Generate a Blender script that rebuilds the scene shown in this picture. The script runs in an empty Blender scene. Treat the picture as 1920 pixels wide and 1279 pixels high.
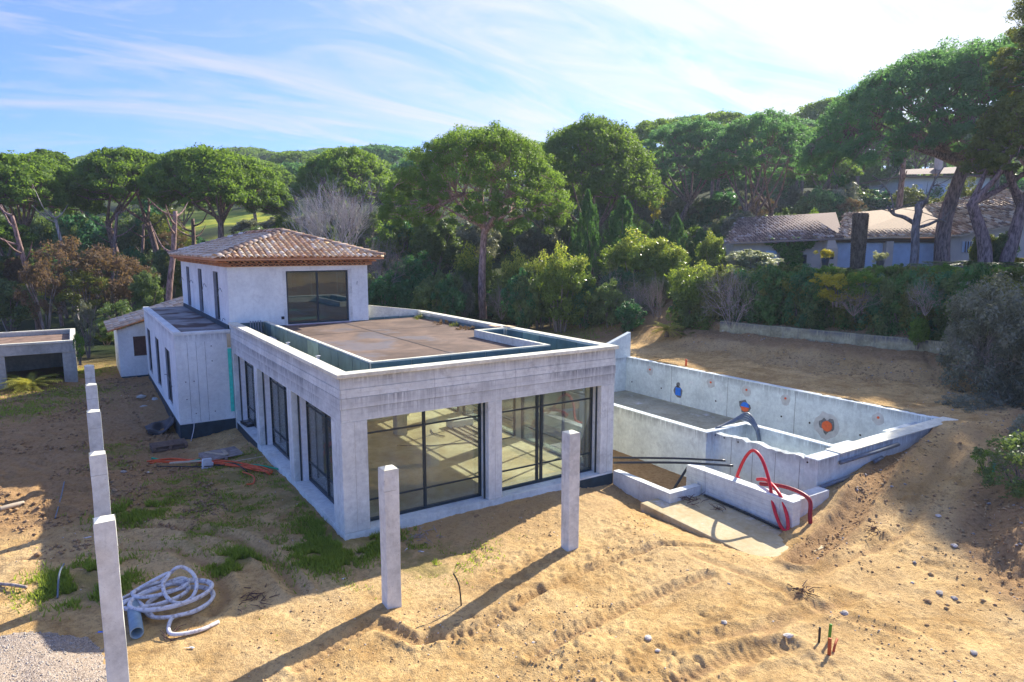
import bpy, math, random
import numpy as np
from mathutils import Vector

C = bpy.context.scene.collection
rnd = random.Random(11)
rng = np.random.default_rng(11)
PI = math.pi

# ------------------------------------------------------------------ camera, sky, sun, exposure
CAM = np.array([-5.105, -15.411, 7.018]); YAW = 0.5757; PIT = 0.1399; FPX = 1260.4
cd = bpy.data.cameras.new('camera'); cam = bpy.data.objects.new('camera', cd); C.objects.link(cam)
cam.location = CAM; cam.rotation_euler = (PI/2 - PIT, 0, -YAW)
cd.sensor_width = 36; cd.lens = FPX/1920*36; cd.clip_start = 0.1; cd.clip_end = 4000
bpy.context.scene.camera = cam

SUN = Vector((1.48, 0.49, 1.0)).normalized()
EXPO = 1.94
sc = bpy.context.scene
sc.view_settings.view_transform = 'Standard'; sc.view_settings.look = 'None'
sc.view_settings.gamma = 1; sc.view_settings.use_curve_mapping = False
sc.view_settings.exposure = EXPO
sl = bpy.data.lights.new('sun', 'SUN'); sl.energy = 2.75; sl.angle = math.radians(0.5); sl.color = (1.0, 0.92, 0.80)
so = bpy.data.objects.new('sun', sl); C.objects.link(so); so.location = (40, 15, 60)
so.rotation_euler = SUN.to_track_quat('Z', 'Y').to_euler()

world = bpy.data.worlds.new('World'); sc.world = world; world.use_nodes = True

class NT:
    """tiny helper to write node trees"""
    def __init__(s, tree):
        s.t = tree; tree.nodes.clear()
    def n(s, typ, **kw):
        nd = s.t.nodes.new(typ)
        ins = kw.pop('ins', {})
        for k, v in kw.items(): setattr(nd, k, v)
        for k, v in ins.items():
            if isinstance(v, bpy.types.NodeSocket): s.t.links.new(v, nd.inputs[k])
            else: nd.inputs[k].default_value = v
        return nd
    def math(s, op, a, b=0.0, clamp=False):
        return s.n('ShaderNodeMath', operation=op, use_clamp=clamp, ins={0: a, 1: b}).outputs[0]
    def vm(s, op, a, b=(0, 0, 0)):
        return s.n('ShaderNodeVectorMath', operation=op, ins={0: a, 1: b}).outputs[0]
    def noise(s, vec, scale, detail=4, rough=0.55, dist=0.0):
        return s.n('ShaderNodeTexNoise', ins={'Vector': vec, 'Scale': scale, 'Detail': detail, 'Roughness': rough, 'Distortion': dist}).outputs[0]
    def ramp(s, fac, a, b, lo=0.0, hi=1.0):
        return s.n('ShaderNodeMapRange', ins={0: fac, 1: a, 2: b, 3: lo, 4: hi}).outputs[0]
    def mix(s, fac, a, b, blend='MIX'):
        m = s.n('ShaderNodeMix', data_type='RGBA', blend_type=blend)
        for i, v in ((0, fac), (6, a), (7, b)):
            if isinstance(v, bpy.types.NodeSocket): s.t.links.new(v, m.inputs[i])
            else: m.inputs[i].default_value = v if i == 0 else (v[0], v[1], v[2], 1)
        return m.outputs[2]

def build_world():
    w = NT(world.node_tree)
    sky = w.n('ShaderNodeTexSky', sky_type='NISHITA', sun_disc=False)
    el = math.asin(SUN.z); az = math.atan2(SUN.x, SUN.y)
    sky.sun_elevation = el; sky.sun_rotation = az
    sky.air_density = 1.0; sky.dust_density = 0.6; sky.ozone_density = 3.0
    tc = w.n('ShaderNodeTexCoord')
    d = tc.outputs['Generated']
    sep = w.n('ShaderNodeSeparateXYZ', ins={0: d})
    z = w.math('MAXIMUM', sep.outputs[2], 0.0)
    k = w.math('DIVIDE', 1.0, w.math('ADD', z, 0.22))
    p = w.n('ShaderNodeCombineXYZ', ins={0: w.math('MULTIPLY', sep.outputs[0], k), 1: w.math('MULTIPLY', sep.outputs[1], k), 2: 0.0}).outputs[0]
    mp = w.n('ShaderNodeMapping', ins={'Vector': p, 'Rotation': (0, 0, math.radians(-38)), 'Scale': (0.75, 2.6, 1)}).outputs[0]
    n1 = w.noise(mp, 1.35, 10, 0.66, 1.3)
    mp2 = w.n('ShaderNodeMapping', ins={'Vector': p, 'Rotation': (0, 0, math.radians(-25)), 'Location': (3.1, 1.7, 0), 'Scale': (0.5, 0.9, 1)}).outputs[0]
    n2 = w.noise(mp2, 0.9, 5, 0.5, 0.3)
    sd = w.n('ShaderNodeVectorMath', operation='DOT_PRODUCT', ins={0: d, 1: tuple(SUN)}).outputs['Value']
    near = w.ramp(sd, 0.25, 0.95)
    veil = w.math('MULTIPLY', w.math('POWER', near, 1.4), 0.85)
    c = w.math('ADD', w.math('MULTIPLY', n1, 1.0), w.math('MULTIPLY', n2, 0.55))
    c = w.math('ADD', c, w.math('MULTIPLY', near, 0.30))
    cl = w.ramp(c, 0.83, 1.10)
    mask = w.math('ADD', w.math('MULTIPLY', cl, 0.85), w.math('MULTIPLY', veil, 0.45), clamp=True)
    mask = w.math('ADD', w.math('MULTIPLY', mask, 0.80), 0.15)
    glow = w.math('MULTIPLY', w.math('POWER', w.ramp(sd, 0.0, 1.0), 3.0), 0.7)
    br = w.math('ADD', 1.36, glow)
    ccol = w.n('ShaderNodeVectorMath', operation='SCALE', ins={0: (0.95, 0.985, 1.04), 'Scale': br}).outputs[0]
    tint = w.mix(1.0, sky.outputs[0], (0.115, 0.24, 0.58), "MULTIPLY")
    col = w.mix(mask, tint, ccol)
    bg = w.n('ShaderNodeBackground', ins={'Color': col, 'Strength': 0.14})
    out = w.n('ShaderNodeOutputWorld', ins={0: bg.outputs[0]})
build_world()

ORD = 'first second third fourth fifth sixth seventh eighth ninth tenth eleventh twelfth thirteenth fourteenth fifteenth sixteenth seventeenth eighteenth nineteenth twentieth'.split()
ORD = ORD+['twenty-'+o for o in ORD[:9]]+['thirtieth']+['thirty-'+o for o in ORD[:9]]+['fortieth']+['forty-'+o for o in 'first second third fourth fifth sixth seventh eighth ninth'.split()]

# ------------------------------------------------------------------ coordinates of the place seen from the camera height
FW = np.array([math.sin(YAW)*math.cos(PIT), math.cos(YAW)*math.cos(PIT), -math.sin(PIT)])
RT = np.array([math.cos(YAW), -math.sin(YAW), 0.0]); UP = np.cross(RT, FW)
FH = np.array([math.sin(YAW), math.cos(YAW), 0.0])
def at(px, py, x=None, y=None, z=None, v=None):
    d = FW + RT*(px-960)/FPX - UP*(py-639.5)/FPX
    if x is not None: t = (x-CAM[0])/d[0]
    elif y is not None: t = (y-CAM[1])/d[1]
    elif z is not None: t = (z-CAM[2])/d[2]
    else: t = v/(d@FH)
    return CAM + d*t

# ------------------------------------------------------------------ noise and terrain
def vnoise(x, y, seed=0):
    xi = np.floor(x).astype(np.int64); yi = np.floor(y).astype(np.int64)
    fx = x-xi; fy = y-yi
    fx = fx*fx*(3-2*fx); fy = fy*fy*(3-2*fy)
    def h(a, b):
        n = (a*374761393 + b*668265263 + seed*974634777) & 0xffffffff
        n = ((n ^ (n >> 13))*1274126177) & 0xffffffff
        return ((n ^ (n >> 16)) & 0xffff)/65535.0
    return (h(xi, yi)*(1-fx)+h(xi+1, yi)*fx)*(1-fy) + (h(xi, yi+1)*(1-fx)+h(xi+1, yi+1)*fx)*fy
def fbm(x, y, o=4, seed=0, g=0.5):
    s = 0; a = 1; t = 0
    for i in range(o):
        s = s+a*vnoise(x*2**i, y*2**i, seed+i*7); t += a; a *= g
    return s/t
def S(a, b, x):
    t = np.clip((x-a)/(b-a), 0, 1); return t*t*(3-2*t)
def poly_dist(x, y, pts):
    d = np.full(np.shape(x), 1e9); s = np.zeros(np.shape(x)); L = 0
    for (x0, y0), (x1, y1) in zip(pts[:-1], pts[1:]):
        dx, dy = x1-x0, y1-y0; l2 = dx*dx+dy*dy
        t = np.clip(((x-x0)*dx+(y-y0)*dy)/l2, 0, 1)
        dd = np.hypot(x-x0-t*dx, y-y0-t*dy)
        m = dd < d
        s = np.where(m, L+t*math.sqrt(l2), s); d = np.where(m, dd, d); L += math.sqrt(l2)
    return d, s
def inside(x, y, poly):
    r = np.zeros(np.shape(x), bool); n = len(poly)
    for i in range(n):
        x0, y0 = poly[i]; x1, y1 = poly[(i+1) % n]
        c = ((y0 > y) != (y1 > y)) & (x < (x1-x0)*(y-y0)/((y1-y0) if y1 != y0 else 1e-9)+x0)
        r ^= c
    return r
def inb(x, y, x0, x1, y0, y1): return (x > x0) & (x < x1) & (y > y0) & (y < y1)

FOOT = [(9.6, -16), (10.2, -12.5), (11.0, -10.2), (12.4, -8.9), (14.5, -8.1), (17.5, -7.6), (21, -6.6), (27, -5)]
FOOTPOLY = FOOT+[(60, -5), (60, -40), (9.6, -40)]
def T(x, y, dig=True):
    x = np.asarray(x, float); y = np.asarray(y, float)
    X = x-CAM[0]; Y = y-CAM[1]
    v = X*FH[0]+Y*FH[1]; u = X*RT[0]+Y*RT[1]
    z = -0.2+0*x
    z = z-.38*np.exp(-((x+2.4)/2.4)**2-((y-13)/5)**2)
    z = z-.22*np.exp(-((x-8.6)/1.5)**2-((y+1.8)/2.4)**2)
    z = z-.20*np.exp(-((x-8.6)/1.1)**2)*S(-7.2, -5.4, y)*S(.6, -1, y)
    z = z+1.3*np.clip((x-10.4)/9.0, 0, 1)
    z = z+.22*np.exp(-((y+5.5)/.65)**2)*S(11.2, 12.6, x)*S(20.5, 19, x)
    line = 27+(10.6-y)*.145; d = x-line; w = S(30, 13, y)
    z = z+w*(.92*S(-3.2, -.1, d)+.45*S(.2, .5, d)+2.9*S(.5, 7, d))
    z = z+(1-w)*1.6*S(24, 45, x)
    r = u/np.maximum(v, 1)
    wr = S(.12, .3, r)*S(20, 40, v)
    zl = .13*np.clip(v-55, 0, 380)
    zr = .24*np.clip(v-62, 0, 60)+.10*np.clip(v-122, 0, 300)
    z = z+zl*(1-wr)+zr*wr
    z = z+S(.5, -.1, v/200)*0
    dd, _ = poly_dist(x, y, FOOT); ins = inside(x, y, FOOTPOLY)
    z = z+np.where(ins, 1.5*(1-np.exp(-dd/2.2)), 0)
    if dig:
        z = np.where(inb(x, y, .35, 8.35, .35, 27) & ~((x > 5.7) & (y > 13.6)), -.75, z)
        z = np.where(inb(x, y, -1.85, .4, 13.5, 26.2), -.75, z)
        z = np.where(inb(x, y, 8.75, 11.7, -2.3, 11.5) | inb(x, y, 10.25, 12.05, -5.0, -1), -.62, z)
        z = np.where(inb(x, y, 8.14, 10.2, -5.35, -2.0), -.62, z)
        z = np.where(inb(x, y, 11.66, 19.78, -4.62, 11.48), -1.35, z)
    return z

RUTS = []
def rut(pts, w, dep, z=-.2, tread=0): RUTS.append(([tuple(at(a, b, z=z)[:2]) for a, b in pts], w, dep, tread))
rut([(1000, 1230), (1100, 1175), (1230, 1112), (1330, 1080)], .28, .075, tread=1)
rut([(980, 1130), (1100, 1070), (1235, 1022), (1330, 1020)], .22, .075, tread=1)
rut([(1270, 1203), (1440, 1178), (1600, 1120)], .35, .05)
rut([(560, 1250), (700, 1165), (780, 1200), (900, 1180), (1010, 1110)], .3, .075, tread=1)
rut([(1230, 1290), (1360, 1235), (1480, 1215)], .4, .075, tread=1)
rut([(1390, 1270), (1480, 1130), (1560, 1060), (1700, 1010)], .3, .04)
rut([(1300, 1040), (1420, 1085), (1560, 1150), (1700, 1190)], .3, .04)
rut([(230, 985), (330, 985), (440, 1010), (520, 1060), (560, 1110)], .38, .075, tread=1)
rut([(235, 1030), (330, 1030), (400, 1065), (425, 1120), (400, 1150)], .38, .075, tread=1)
rut([(0, 940), (60, 922), (150, 915), (240, 935)], .25, .06)
rut([(0, 1030), (70, 1005), (150, 990), (240, 995)], .25, .06)
rut([(0, 1052), (100, 1045), (220, 1040)], .2, .05)
rut([(1500, 1030), (1590, 965), (1650, 905), (1720, 855)], .5, .16, z=.1)
rut([(1580, 1090), (1650, 1000), (1730, 930), (1800, 870)], .35, .06, z=.4)
rut([(1670, 800), (1500, 755), (1350, 722), (1200, 690)], .3, .04, z=1.1)
rut([(1750, 800), (1600, 745), (1400, 700), (1220, 665)], .3, .05, z=1.1)

def Tn(x, y):
    """terrain with its roughness"""
    x = np.asarray(x, float); y = np.asarray(y, float)
    z0 = T(x, y); flat = T(x, y, dig=False)
    n = (fbm(x*.45, y*.45, 3, 3)-.5)*.16 + (fbm(x*2.1, y*2.1, 5, 5, .62)-.5)*.09
    rough = S(.5, .75, fbm(x*.8, y*.8, 3, 21))
    n = n+(.35+rough)*(fbm(x*7, y*7, 3, 9, .7)-.5)*.10
    # furrowed earth on the near left plot
    m = S(-1.2, -3.0, x)*S(4.0, 6.5, y)*S(30, 24, y)
    wob = fbm(x*.5, y*.6, 3, 31)*3
    n = n+m*(np.sin((y+.25*x+wob)*2*PI/.62)*.045+(fbm(x*1.2, y*4, 4, 33)-.5)*.22)
    # dumped clods along the east bank and the fill beside the pool
    m2 = S(22.5, 24.5, x)*S(14, 10, y)
    n = n+m2*((fbm(x*1.4, y*1.4, 4, 41, .6)-.5)*.45)
    dd, _ = poly_dist(x, y, FOOT)
    m3 = np.where(inside(x, y, FOOTPOLY), 1, S(1.2, 0, dd))
    n = n+m3*((fbm(x*1.3, y*1.3, 5, 43, .65)-.5)*.5)
    n = n+S(13, 20, y)*S(5, 12, x)*(fbm(x*.7, y*.7, 3, 45)-.5)*.25
    for pts, w, dep, tread in RUTS:
        d, s = poly_dist(x, y, pts)
        prof = -dep*np.exp(-(d/(w*.5))**2)+dep*.7*np.exp(-((d-w*.8)/(w*.25))**2)
        if tread: prof = prof+np.where(d < w*.5, np.sin(s*2*PI/.17)*.014, 0)
        n = n+prof
    dug = (z0 < flat-.05)
    return np.where(dug, z0+n*.3, z0+n)

# ------------------------------------------------------------------ mesh helpers
def link(o, parent=None):
    C.objects.link(o)
    if parent is not None: o.parent = parent
    return o
def top_loc(o):
    while o is not None and o.parent is not None: o = o.parent
    return np.array(o.location) if o is not None else np.zeros(3)
def props(o, label=None, cat=None, group=None, kind=None):
    if label: o['label'] = label
    if cat: o['category'] = cat
    if group: o['group'] = group
    if kind: o['kind'] = kind
    return o
def thing(name, label, cat, loc=(0, 0, 0), rz=0.0, group=None):
    o = bpy.data.objects.new(name, None); o.empty_display_size = .2
    o.location = tuple(float(a) for a in loc); o.rotation_euler = (0, 0, rz)
    C.objects.link(o); return props(o, label, cat, group)

class MB:
    def __init__(s): s.v = []; s.f = []
    def add(s, vs, fs):
        b = len(s.v); s.v += [tuple(p) for p in vs]; s.f += [tuple(i+b for i in f) for f in fs]; return s
    def box(s, x0, x1, y0, y1, z0, z1):
        return s.add([(x0, y0, z0), (x1, y0, z0), (x1, y1, z0), (x0, y1, z0), (x0, y0, z1), (x1, y0, z1), (x1, y1, z1), (x0, y1, z1)],
                     [(0, 3, 2, 1), (4, 5, 6, 7), (0, 1, 5, 4), (1, 2, 6, 5), (2, 3, 7, 6), (3, 0, 4, 7)])
    def hexa(s, p):  # 8 points like box
        return s.add(p, [(0, 3, 2, 1), (4, 5, 6, 7), (0, 1, 5, 4), (1, 2, 6, 5), (2, 3, 7, 6), (3, 0, 4, 7)])
    def bar(s, a, b, w, h, up=(0, 0, 1)):
        a = Vector(a); b = Vector(b); d = (b-a).normalized(); u = Vector(up)
        if abs(d.dot(u)) > .98: u = Vector((0, 1, 0))
        r = d.cross(u).normalized(); u = r.cross(d)
        q = [a-r*w/2-u*h/2, a+r*w/2-u*h/2, a+r*w/2+u*h/2, a-r*w/2+u*h/2]
        q += [p+(b-a) for p in q]
        return s.add(q, [(3, 2, 1, 0), (4, 5, 6, 7), (0, 1, 5, 4), (1, 2, 6, 5), (2, 3, 7, 6), (3, 0, 4, 7)])
    def tube(s, pts, r, n=8, cap=True):
        P = [Vector(p) for p in pts]; m = len(P)
        R = r if hasattr(r, '__len__') else [r]*m
        t = (P[1]-P[0]).normalized(); u = Vector((0, 0, 1)) if abs(t.z) < .9 else Vector((1, 0, 0))
        a = t.cross(u).normalized(); b0 = len(s.v)
        for i, p in enumerate(P):
            t = (P[min(i+1, m-1)]-P[max(i-1, 0)]).normalized()
            a = (a-t*a.dot(t)).normalized(); b = t.cross(a)
            for k in range(n):
                q = p+(a*math.cos(2*PI*k/n)+b*math.sin(2*PI*k/n))*R[i]; s.v.append((q.x, q.y, q.z))
        for i in range(m-1):
            for k in range(n):
                k2 = (k+1) % n
                s.f.append((b0+i*n+k, b0+i*n+k2, b0+(i+1)*n+k2, b0+(i+1)*n+k))
        if cap and n > 3:
            s.f.append(tuple(b0+k for k in range(n))[::-1]); s.f.append(tuple(b0+(m-1)*n+k for k in range(n)))
        return s
    def build(s, name, mat, parent=None, world=True, smooth=False, bevel=0):
        off = top_loc(parent) if (world and parent is not None) else np.zeros(3)
        me = bpy.data.meshes.new(name)
        v = np.array(s.v, float)-off
        me.from_pydata(v.tolist(), [], s.f); me.update()
        if smooth: me.polygons.foreach_set('use_smooth', [True]*len(me.polygons))
        me.materials.append(mat)
        o = bpy.data.objects.new(name, me)
        if bevel:
            b = o.modifiers.new('bevel', 'BEVEL'); b.width = bevel; b.segments = 2; b.limit_method = 'ANGLE'
        return link(o, parent)

def fast_mesh(name, V, F, mat, parent=None, smooth=False, attrs=None, off=None):
    """V (n,3), F (m,k) of constant k"""
    me = bpy.data.meshes.new(name)
    V = np.asarray(V, np.float32)
    if off is not None: V = V-np.asarray(off, np.float32)
    F = np.asarray(F, np.int32); k = F.shape[1]; m = F.shape[0]
    me.vertices.add(len(V)); me.vertices.foreach_set('co', V.ravel())
    me.loops.add(m*k); me.loops.foreach_set('vertex_index', F.ravel())
    me.polygons.add(m); me.polygons.foreach_set('loop_start', np.arange(0, m*k, k, dtype=np.int32))
    try: me.polygons.foreach_set('loop_total', np.full(m, k, np.int32))
    except Exception: pass
    if smooth: me.polygons.foreach_set('use_smooth', np.ones(m, bool))
    for an, av in (attrs or {}).items():
        a = me.attributes.new(an, 'FLOAT', 'POINT'); a.data.foreach_set('value', np.asarray(av, np.float32))
    me.update(calc_edges=True); me.materials.append(mat)
    o = bpy.data.objects.new(name, me)
    return link(o, parent)

def spline(pts, n=8, closed=False):
    P = [np.array(p, float) for p in pts]; out = []; m = len(P)
    for i in range(m-1):
        p0 = P[max(i-1, 0)]; p1 = P[i]; p2 = P[i+1]; p3 = P[min(i+2, m-1)]
        for k in range(n):
            t = k/n
            out.append(.5*((2*p1)+(-p0+p2)*t+(2*p0-5*p1+4*p2-p3)*t*t+(-p0+3*p1-3*p2+p3)*t**3))
    out.append(P[-1]); return out

def dup(o, loc=None, rz=None, scale=None, label=None, group=None, mats=None):
    def cp(a, par):
        c = a.copy(); C.objects.link(c); c.parent = par
        for ch in a.children: cp(ch, c)
        return c
    r = cp(o, None)
    if loc is not None: r.location = tuple(float(a) for a in loc)
    if rz is not None: r.rotation_euler = (r.rotation_euler[0], r.rotation_euler[1], rz)
    if scale is not None: r.scale = scale
    if label: r['label'] = label
    if group: r['group'] = group
    return r

# ------------------------------------------------------------------ materials
def mat(name):
    m = bpy.data.materials.new(name); m.use_nodes = True; return m, NT(m.node_tree)
def finish(t, color, rough=.8, bump=None, bs=.3, bd=.02, metal=0.0, spec=.3, **kw):
    ins = {'Base Color': color if isinstance(color, bpy.types.NodeSocket) else (*color, 1), 'Roughness': rough, 'Metallic': metal, 'Specular IOR Level': spec}
    if bump is not None:
        ins['Normal'] = t.n('ShaderNodeBump', ins={'Height': bump, 'Strength': bs, 'Distance': bd}).outputs[0]
    p = t.n('ShaderNodeBsdfPrincipled', ins=ins)
    t.n('ShaderNodeOutputMaterial', ins={0: p.outputs[0]})
def wpos(t): return t.n('ShaderNodeNewGeometry').outputs['Position']
def simple(name, col, rough=.6, metal=0, var=.15, scale=8, spec=.4):
    m, t = mat(name); p = t.n('ShaderNodeTexCoord').outputs['Object']
    n = t.noise(p, scale, 5)
    c = t.mix(t.ramp(n, .3, .7), [a*(1-var) for a in col], [min(1, a*(1+var)) for a in col])
    finish(t, c, rough, n, .15, .01, metal, spec); return m

def concrete(name, lo=(.54, .545, .55), hi=(.78, .785, .79), boards=0.0, stain=.6, seed=0, drips=(), bstr=1.0):
    m, t = mat(name); p = t.vm('ADD', wpos(t), (seed*3.7, seed*1.3, 0))
    n1 = t.noise(p, .8, 7, .62); n2 = t.noise(p, 7, 6, .65)
    st = t.noise(t.vm('MULTIPLY', p, (2.6, 2.6, .40)), 1.6, 8, .70)
    lo = (lo[0], lo[1]*1.04, lo[2]*.955); hi = (hi[0], hi[1]*1.04, hi[2]*.955)
    c = t.mix(t.ramp(t.math('ADD', t.math('MULTIPLY', n1, .6), t.math('MULTIPLY', n2, .4)), .38, .60), lo, hi)
    c = t.mix(t.math('MULTIPLY', t.ramp(st, .55, .72), .5*stain), c, (.17, .175, .18))
    bl = t.math('MULTIPLY', t.ramp(t.noise(p, 1.5, 10, .74, .4), .59, .66), .5*stain)
    c = t.mix(bl, c, (.24, .245, .25))
    wh = t.math('MULTIPLY', t.ramp(t.noise(t.vm('ADD', p, (5, 1, 9)), 1.1, 9, .7), .60, .70), .5)
    c = t.mix(wh, c, (.85, .85, .84))
    pits = t.ramp(t.noise(p, 38, 2, .5), .69, .75)
    c = t.mix(t.math('MULTIPLY', pits, .5), c, (.14, .14, .14))
    och = t.math('MULTIPLY', t.ramp(t.noise(p, .7, 4), .60, .74), .28*stain)
    c = t.mix(och, c, (.48, .38, .22))
    sx = t.n('ShaderNodeSeparateXYZ', ins={0: wpos(t)})
    for zl, amt in drips:   # dirt that has run down from a ledge or a pour line
        below = t.math('SUBTRACT', zl, sx.outputs[2])
        near = t.math('MULTIPLY', t.ramp(below, 0, .015), t.ramp(below, .05, .34, 1, 0))
        run = t.ramp(t.noise(t.vm('MULTIPLY', p, (5, 5, .25)), 2.2, 6, .75), .36, .54)
        patch = t.ramp(t.noise(p, .45, 3), .30, .52)
        c = t.mix(t.math('MULTIPLY', t.math('MULTIPLY', near, run), t.math('MULTIPLY', patch, amt)), c, (.13, .135, .145))
    h = t.math('ADD', t.math('MULTIPLY', n2, .6), t.math('MULTIPLY', t.noise(p, 30, 3), .3))
    if boards:
        fr = t.math('FRACT', t.math('DIVIDE', sx.outputs[2], boards))
        ln = t.ramp(t.math('ABSOLUTE', t.math('SUBTRACT', fr, .5)), .5-.016/boards, .5-.004/boards)
        ln = t.math('MULTIPLY', ln, t.ramp(t.noise(p, 1.7, 5), .38, .58))
        c = t.mix(t.math('MULTIPLY', ln, .55*bstr), c, (.18, .18, .19))
        # each board a little lighter or darker
        rw_ = t.n('ShaderNodeTexWhiteNoise', noise_dimensions='1D', ins={'W': t.math('FLOOR', t.math('ADD', t.math('DIVIDE', sx.outputs[2], boards), .5))}).outputs[0]
        c = t.mix(t.math('MULTIPLY', rw_, .16), c, (.33, .33, .35))
        jx = t.math('FRACT', t.math('DIVIDE', t.math('ADD', sx.outputs[0], sx.outputs[1]), 2.5))
        jl = t.math('MULTIPLY', t.ramp(t.math('ABSOLUTE', t.math('SUBTRACT', jx, .5)), .4955, .4985), .5)
        c = t.mix(jl, c, (.16, .16, .17))
        h = t.math('SUBTRACT', h, t.math('MULTIPLY', ln, .8*bstr))
    finish(t, c, .85, h, .6, .014, 0, .25); return m

M = {}
M['colc'] = concrete('column_concrete', stain=.8, seed=11)
M['conc'] = concrete('board_marked_concrete', boards=.13, bstr=.35, stain=.75, drips=((3.90, .55), (3.395, .75), (3.13, .5)))
M['conc2'] = concrete('smooth_concrete', stain=.6, seed=2, boards=1.25)
M['coping'] = concrete('coping_concrete', (.56, .52, .43), (.86, .81, .70), stain=.45, seed=5)
M['post'] = concrete('post_concrete', (.50, .50, .50), (.76, .76, .76), stain=.9, seed=7)
M['wallw'] = concrete('white_render', (.68, .69, .71), (.86, .87, .89), stain=.35, drips=((3.6, .5),), seed=3)
M['pool'] = concrete('pool_concrete', (.52, .56, .60), (.76, .80, .84), stain=.5, drips=((1.08, .6),), seed=9)
M['slab'] = concrete('slab_concrete', (.30, .26, .18), (.48, .43, .33), stain=.8, seed=4); M['slabs'] = concrete('sand_covered_slab', (.44, .32, .17), (.56, .46, .31), stain=.5, seed=14)
M['old'] = concrete('old_garden_wall', (.20, .18, .11), (.48, .44, .30), stain=1.5, seed=6, drips=((2.6, 1.0),))
M['ledge'] = concrete('ledge_concrete', (.54, .56, .57), (.78, .80, .81), stain=.5, seed=8)
M['garage'] = concrete('garage_concrete', (.32, .31, .29), (.52, .50, .47), stain=.9, seed=12)
M['frame'] = simple('dark_frame', (.018, .035, .045), .35, 0, .2)
M['revealm'] = simple('grey_mortar_reveal', (.30, .33, .36), .9, 0, .15, 3)  # shade on the window reveals, put in as a darker blue-grey colour
M['dark'] = simple('dark_membrane', (.02, .045, .06), .5, 0, .3, 3)
M['black'] = simple('black_plastic', (.02, .022, .025), .45)
M['greypipe'] = simple('grey_pipe', (.14, .17, .20), .4, 0, .2)
M['blackpipe'] = simple('dark_pipe', (.025, .03, .035), .4)
M['bluegrey'] = simple('blue_grey_pvc', (.22, .32, .38), .4)
M['red'] = simple('red_conduit', (.62, .015, .03), .4)
M['darkred'] = simple('dark_red_conduit', (.28, .01, .02), .45)
M['orange'] = simple('orange_conduit', (.75, .12, .03), .45)
M['green'] = simple('green_conduit', (.01, .36, .17), .45)
M['blue'] = simple('blue_cap', (.01, .18, .72), .5)
M['turq'] = simple('turquoise_strip', (.06, .66, .50), .6)
M['white'] = simple('white_plastic', (.75, .76, .77), .5, 0, .1)
M['wood'] = simple('grey_timber', (.33, .28, .24), .85, 0, .35, 5)
M['woodpale'] = simple('pale_timber', (.52, .43, .30), .85, 0, .2, 5)
M['membr'] = simple('green_insulation', (.10, .175, .175), .7, 0, .25, 2)
M['membr2'] = simple('pale_green_insulation', (.20, .30, .25), .7, 0, .25, 2)
M['stone'] = simple('stone', (.38, .35, .31), .9, 0, .35, 4)
M['stonew'] = simple('pale_stone', (.62, .56, .47), .9, 0, .2, 4)
M['bark'] = None

def hose_mat():
    m, t = mat('dirty_white_hose'); p = t.n('ShaderNodeTexCoord').outputs['Object']
    n = t.noise(p, 9, 6, .7)
    c = t.mix(t.ramp(n, .5, .68), (.68, .67, .66), (.26, .20, .17))
    finish(t, c, .55, n, .1, .01); return m
M['hose'] = hose_mat()

def tile_mat(name, cols, dark=(.20, .15, .11)):
    m, t = mat(name); p = wpos(t)
    oi = t.n('ShaderNodeObjectInfo').outputs['Random']; gi = t.n('ShaderNodeNewGeometry').outputs['Random Per Island']
    r = t.math('FRACT', t.math('ADD', oi, t.math('MULTIPLY', gi, 3.7)))
    cr = t.n('ShaderNodeValToRGB', ins={0: r}); cr.color_ramp.interpolation = 'CONSTANT'
    el = cr.color_ramp.elements
    el[0].position = 0; el[0].color = (*cols[0], 1); el[1].position = 1/len(cols); el[1].color = (*cols[1], 1)
    for i in range(2, len(cols)):
        e = el.new(i/len(cols)); e.color = (*cols[i], 1)
    n = t.noise(p, 6, 6, .7)
    c = t.mix(t.math('MULTIPLY', t.ramp(n, .50, .70), .45), cr.outputs[0], dark)
    n2 = t.noise(p, 15, 4, .6)
    c = t.mix(t.math('MULTIPLY', t.ramp(n2, .6, .75), .4), c, (.55, .48, .36))
    finish(t, c, .85, n2, .4, .01, 0, .2); return m
M['tile'] = tile_mat('roof_tile', [(.72, .49, .29), (.62, .40, .23), (.80, .64, .43), (.50, .34, .21), (.74, .56, .35), (.84, .72, .54), (.74, .50, .31)])
M['tileold'] = tile_mat('weathered_tile', [(.60, .42, .28), (.34, .22, .15), (.74, .60, .45), (.48, .33, .22), (.64, .48, .33), (.28, .20, .15), (.82, .72, .58)])
M['tiledark'] = tile_mat('mossy_tile', [(.20, .13, .11), (.15, .10, .09), (.34, .25, .21), (.46, .40, .37), (.18, .12, .10)])
M['genoise'] = tile_mat('eave_tile', [(.60, .29, .14), (.52, .24, .12), (.64, .36, .19)])

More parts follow.
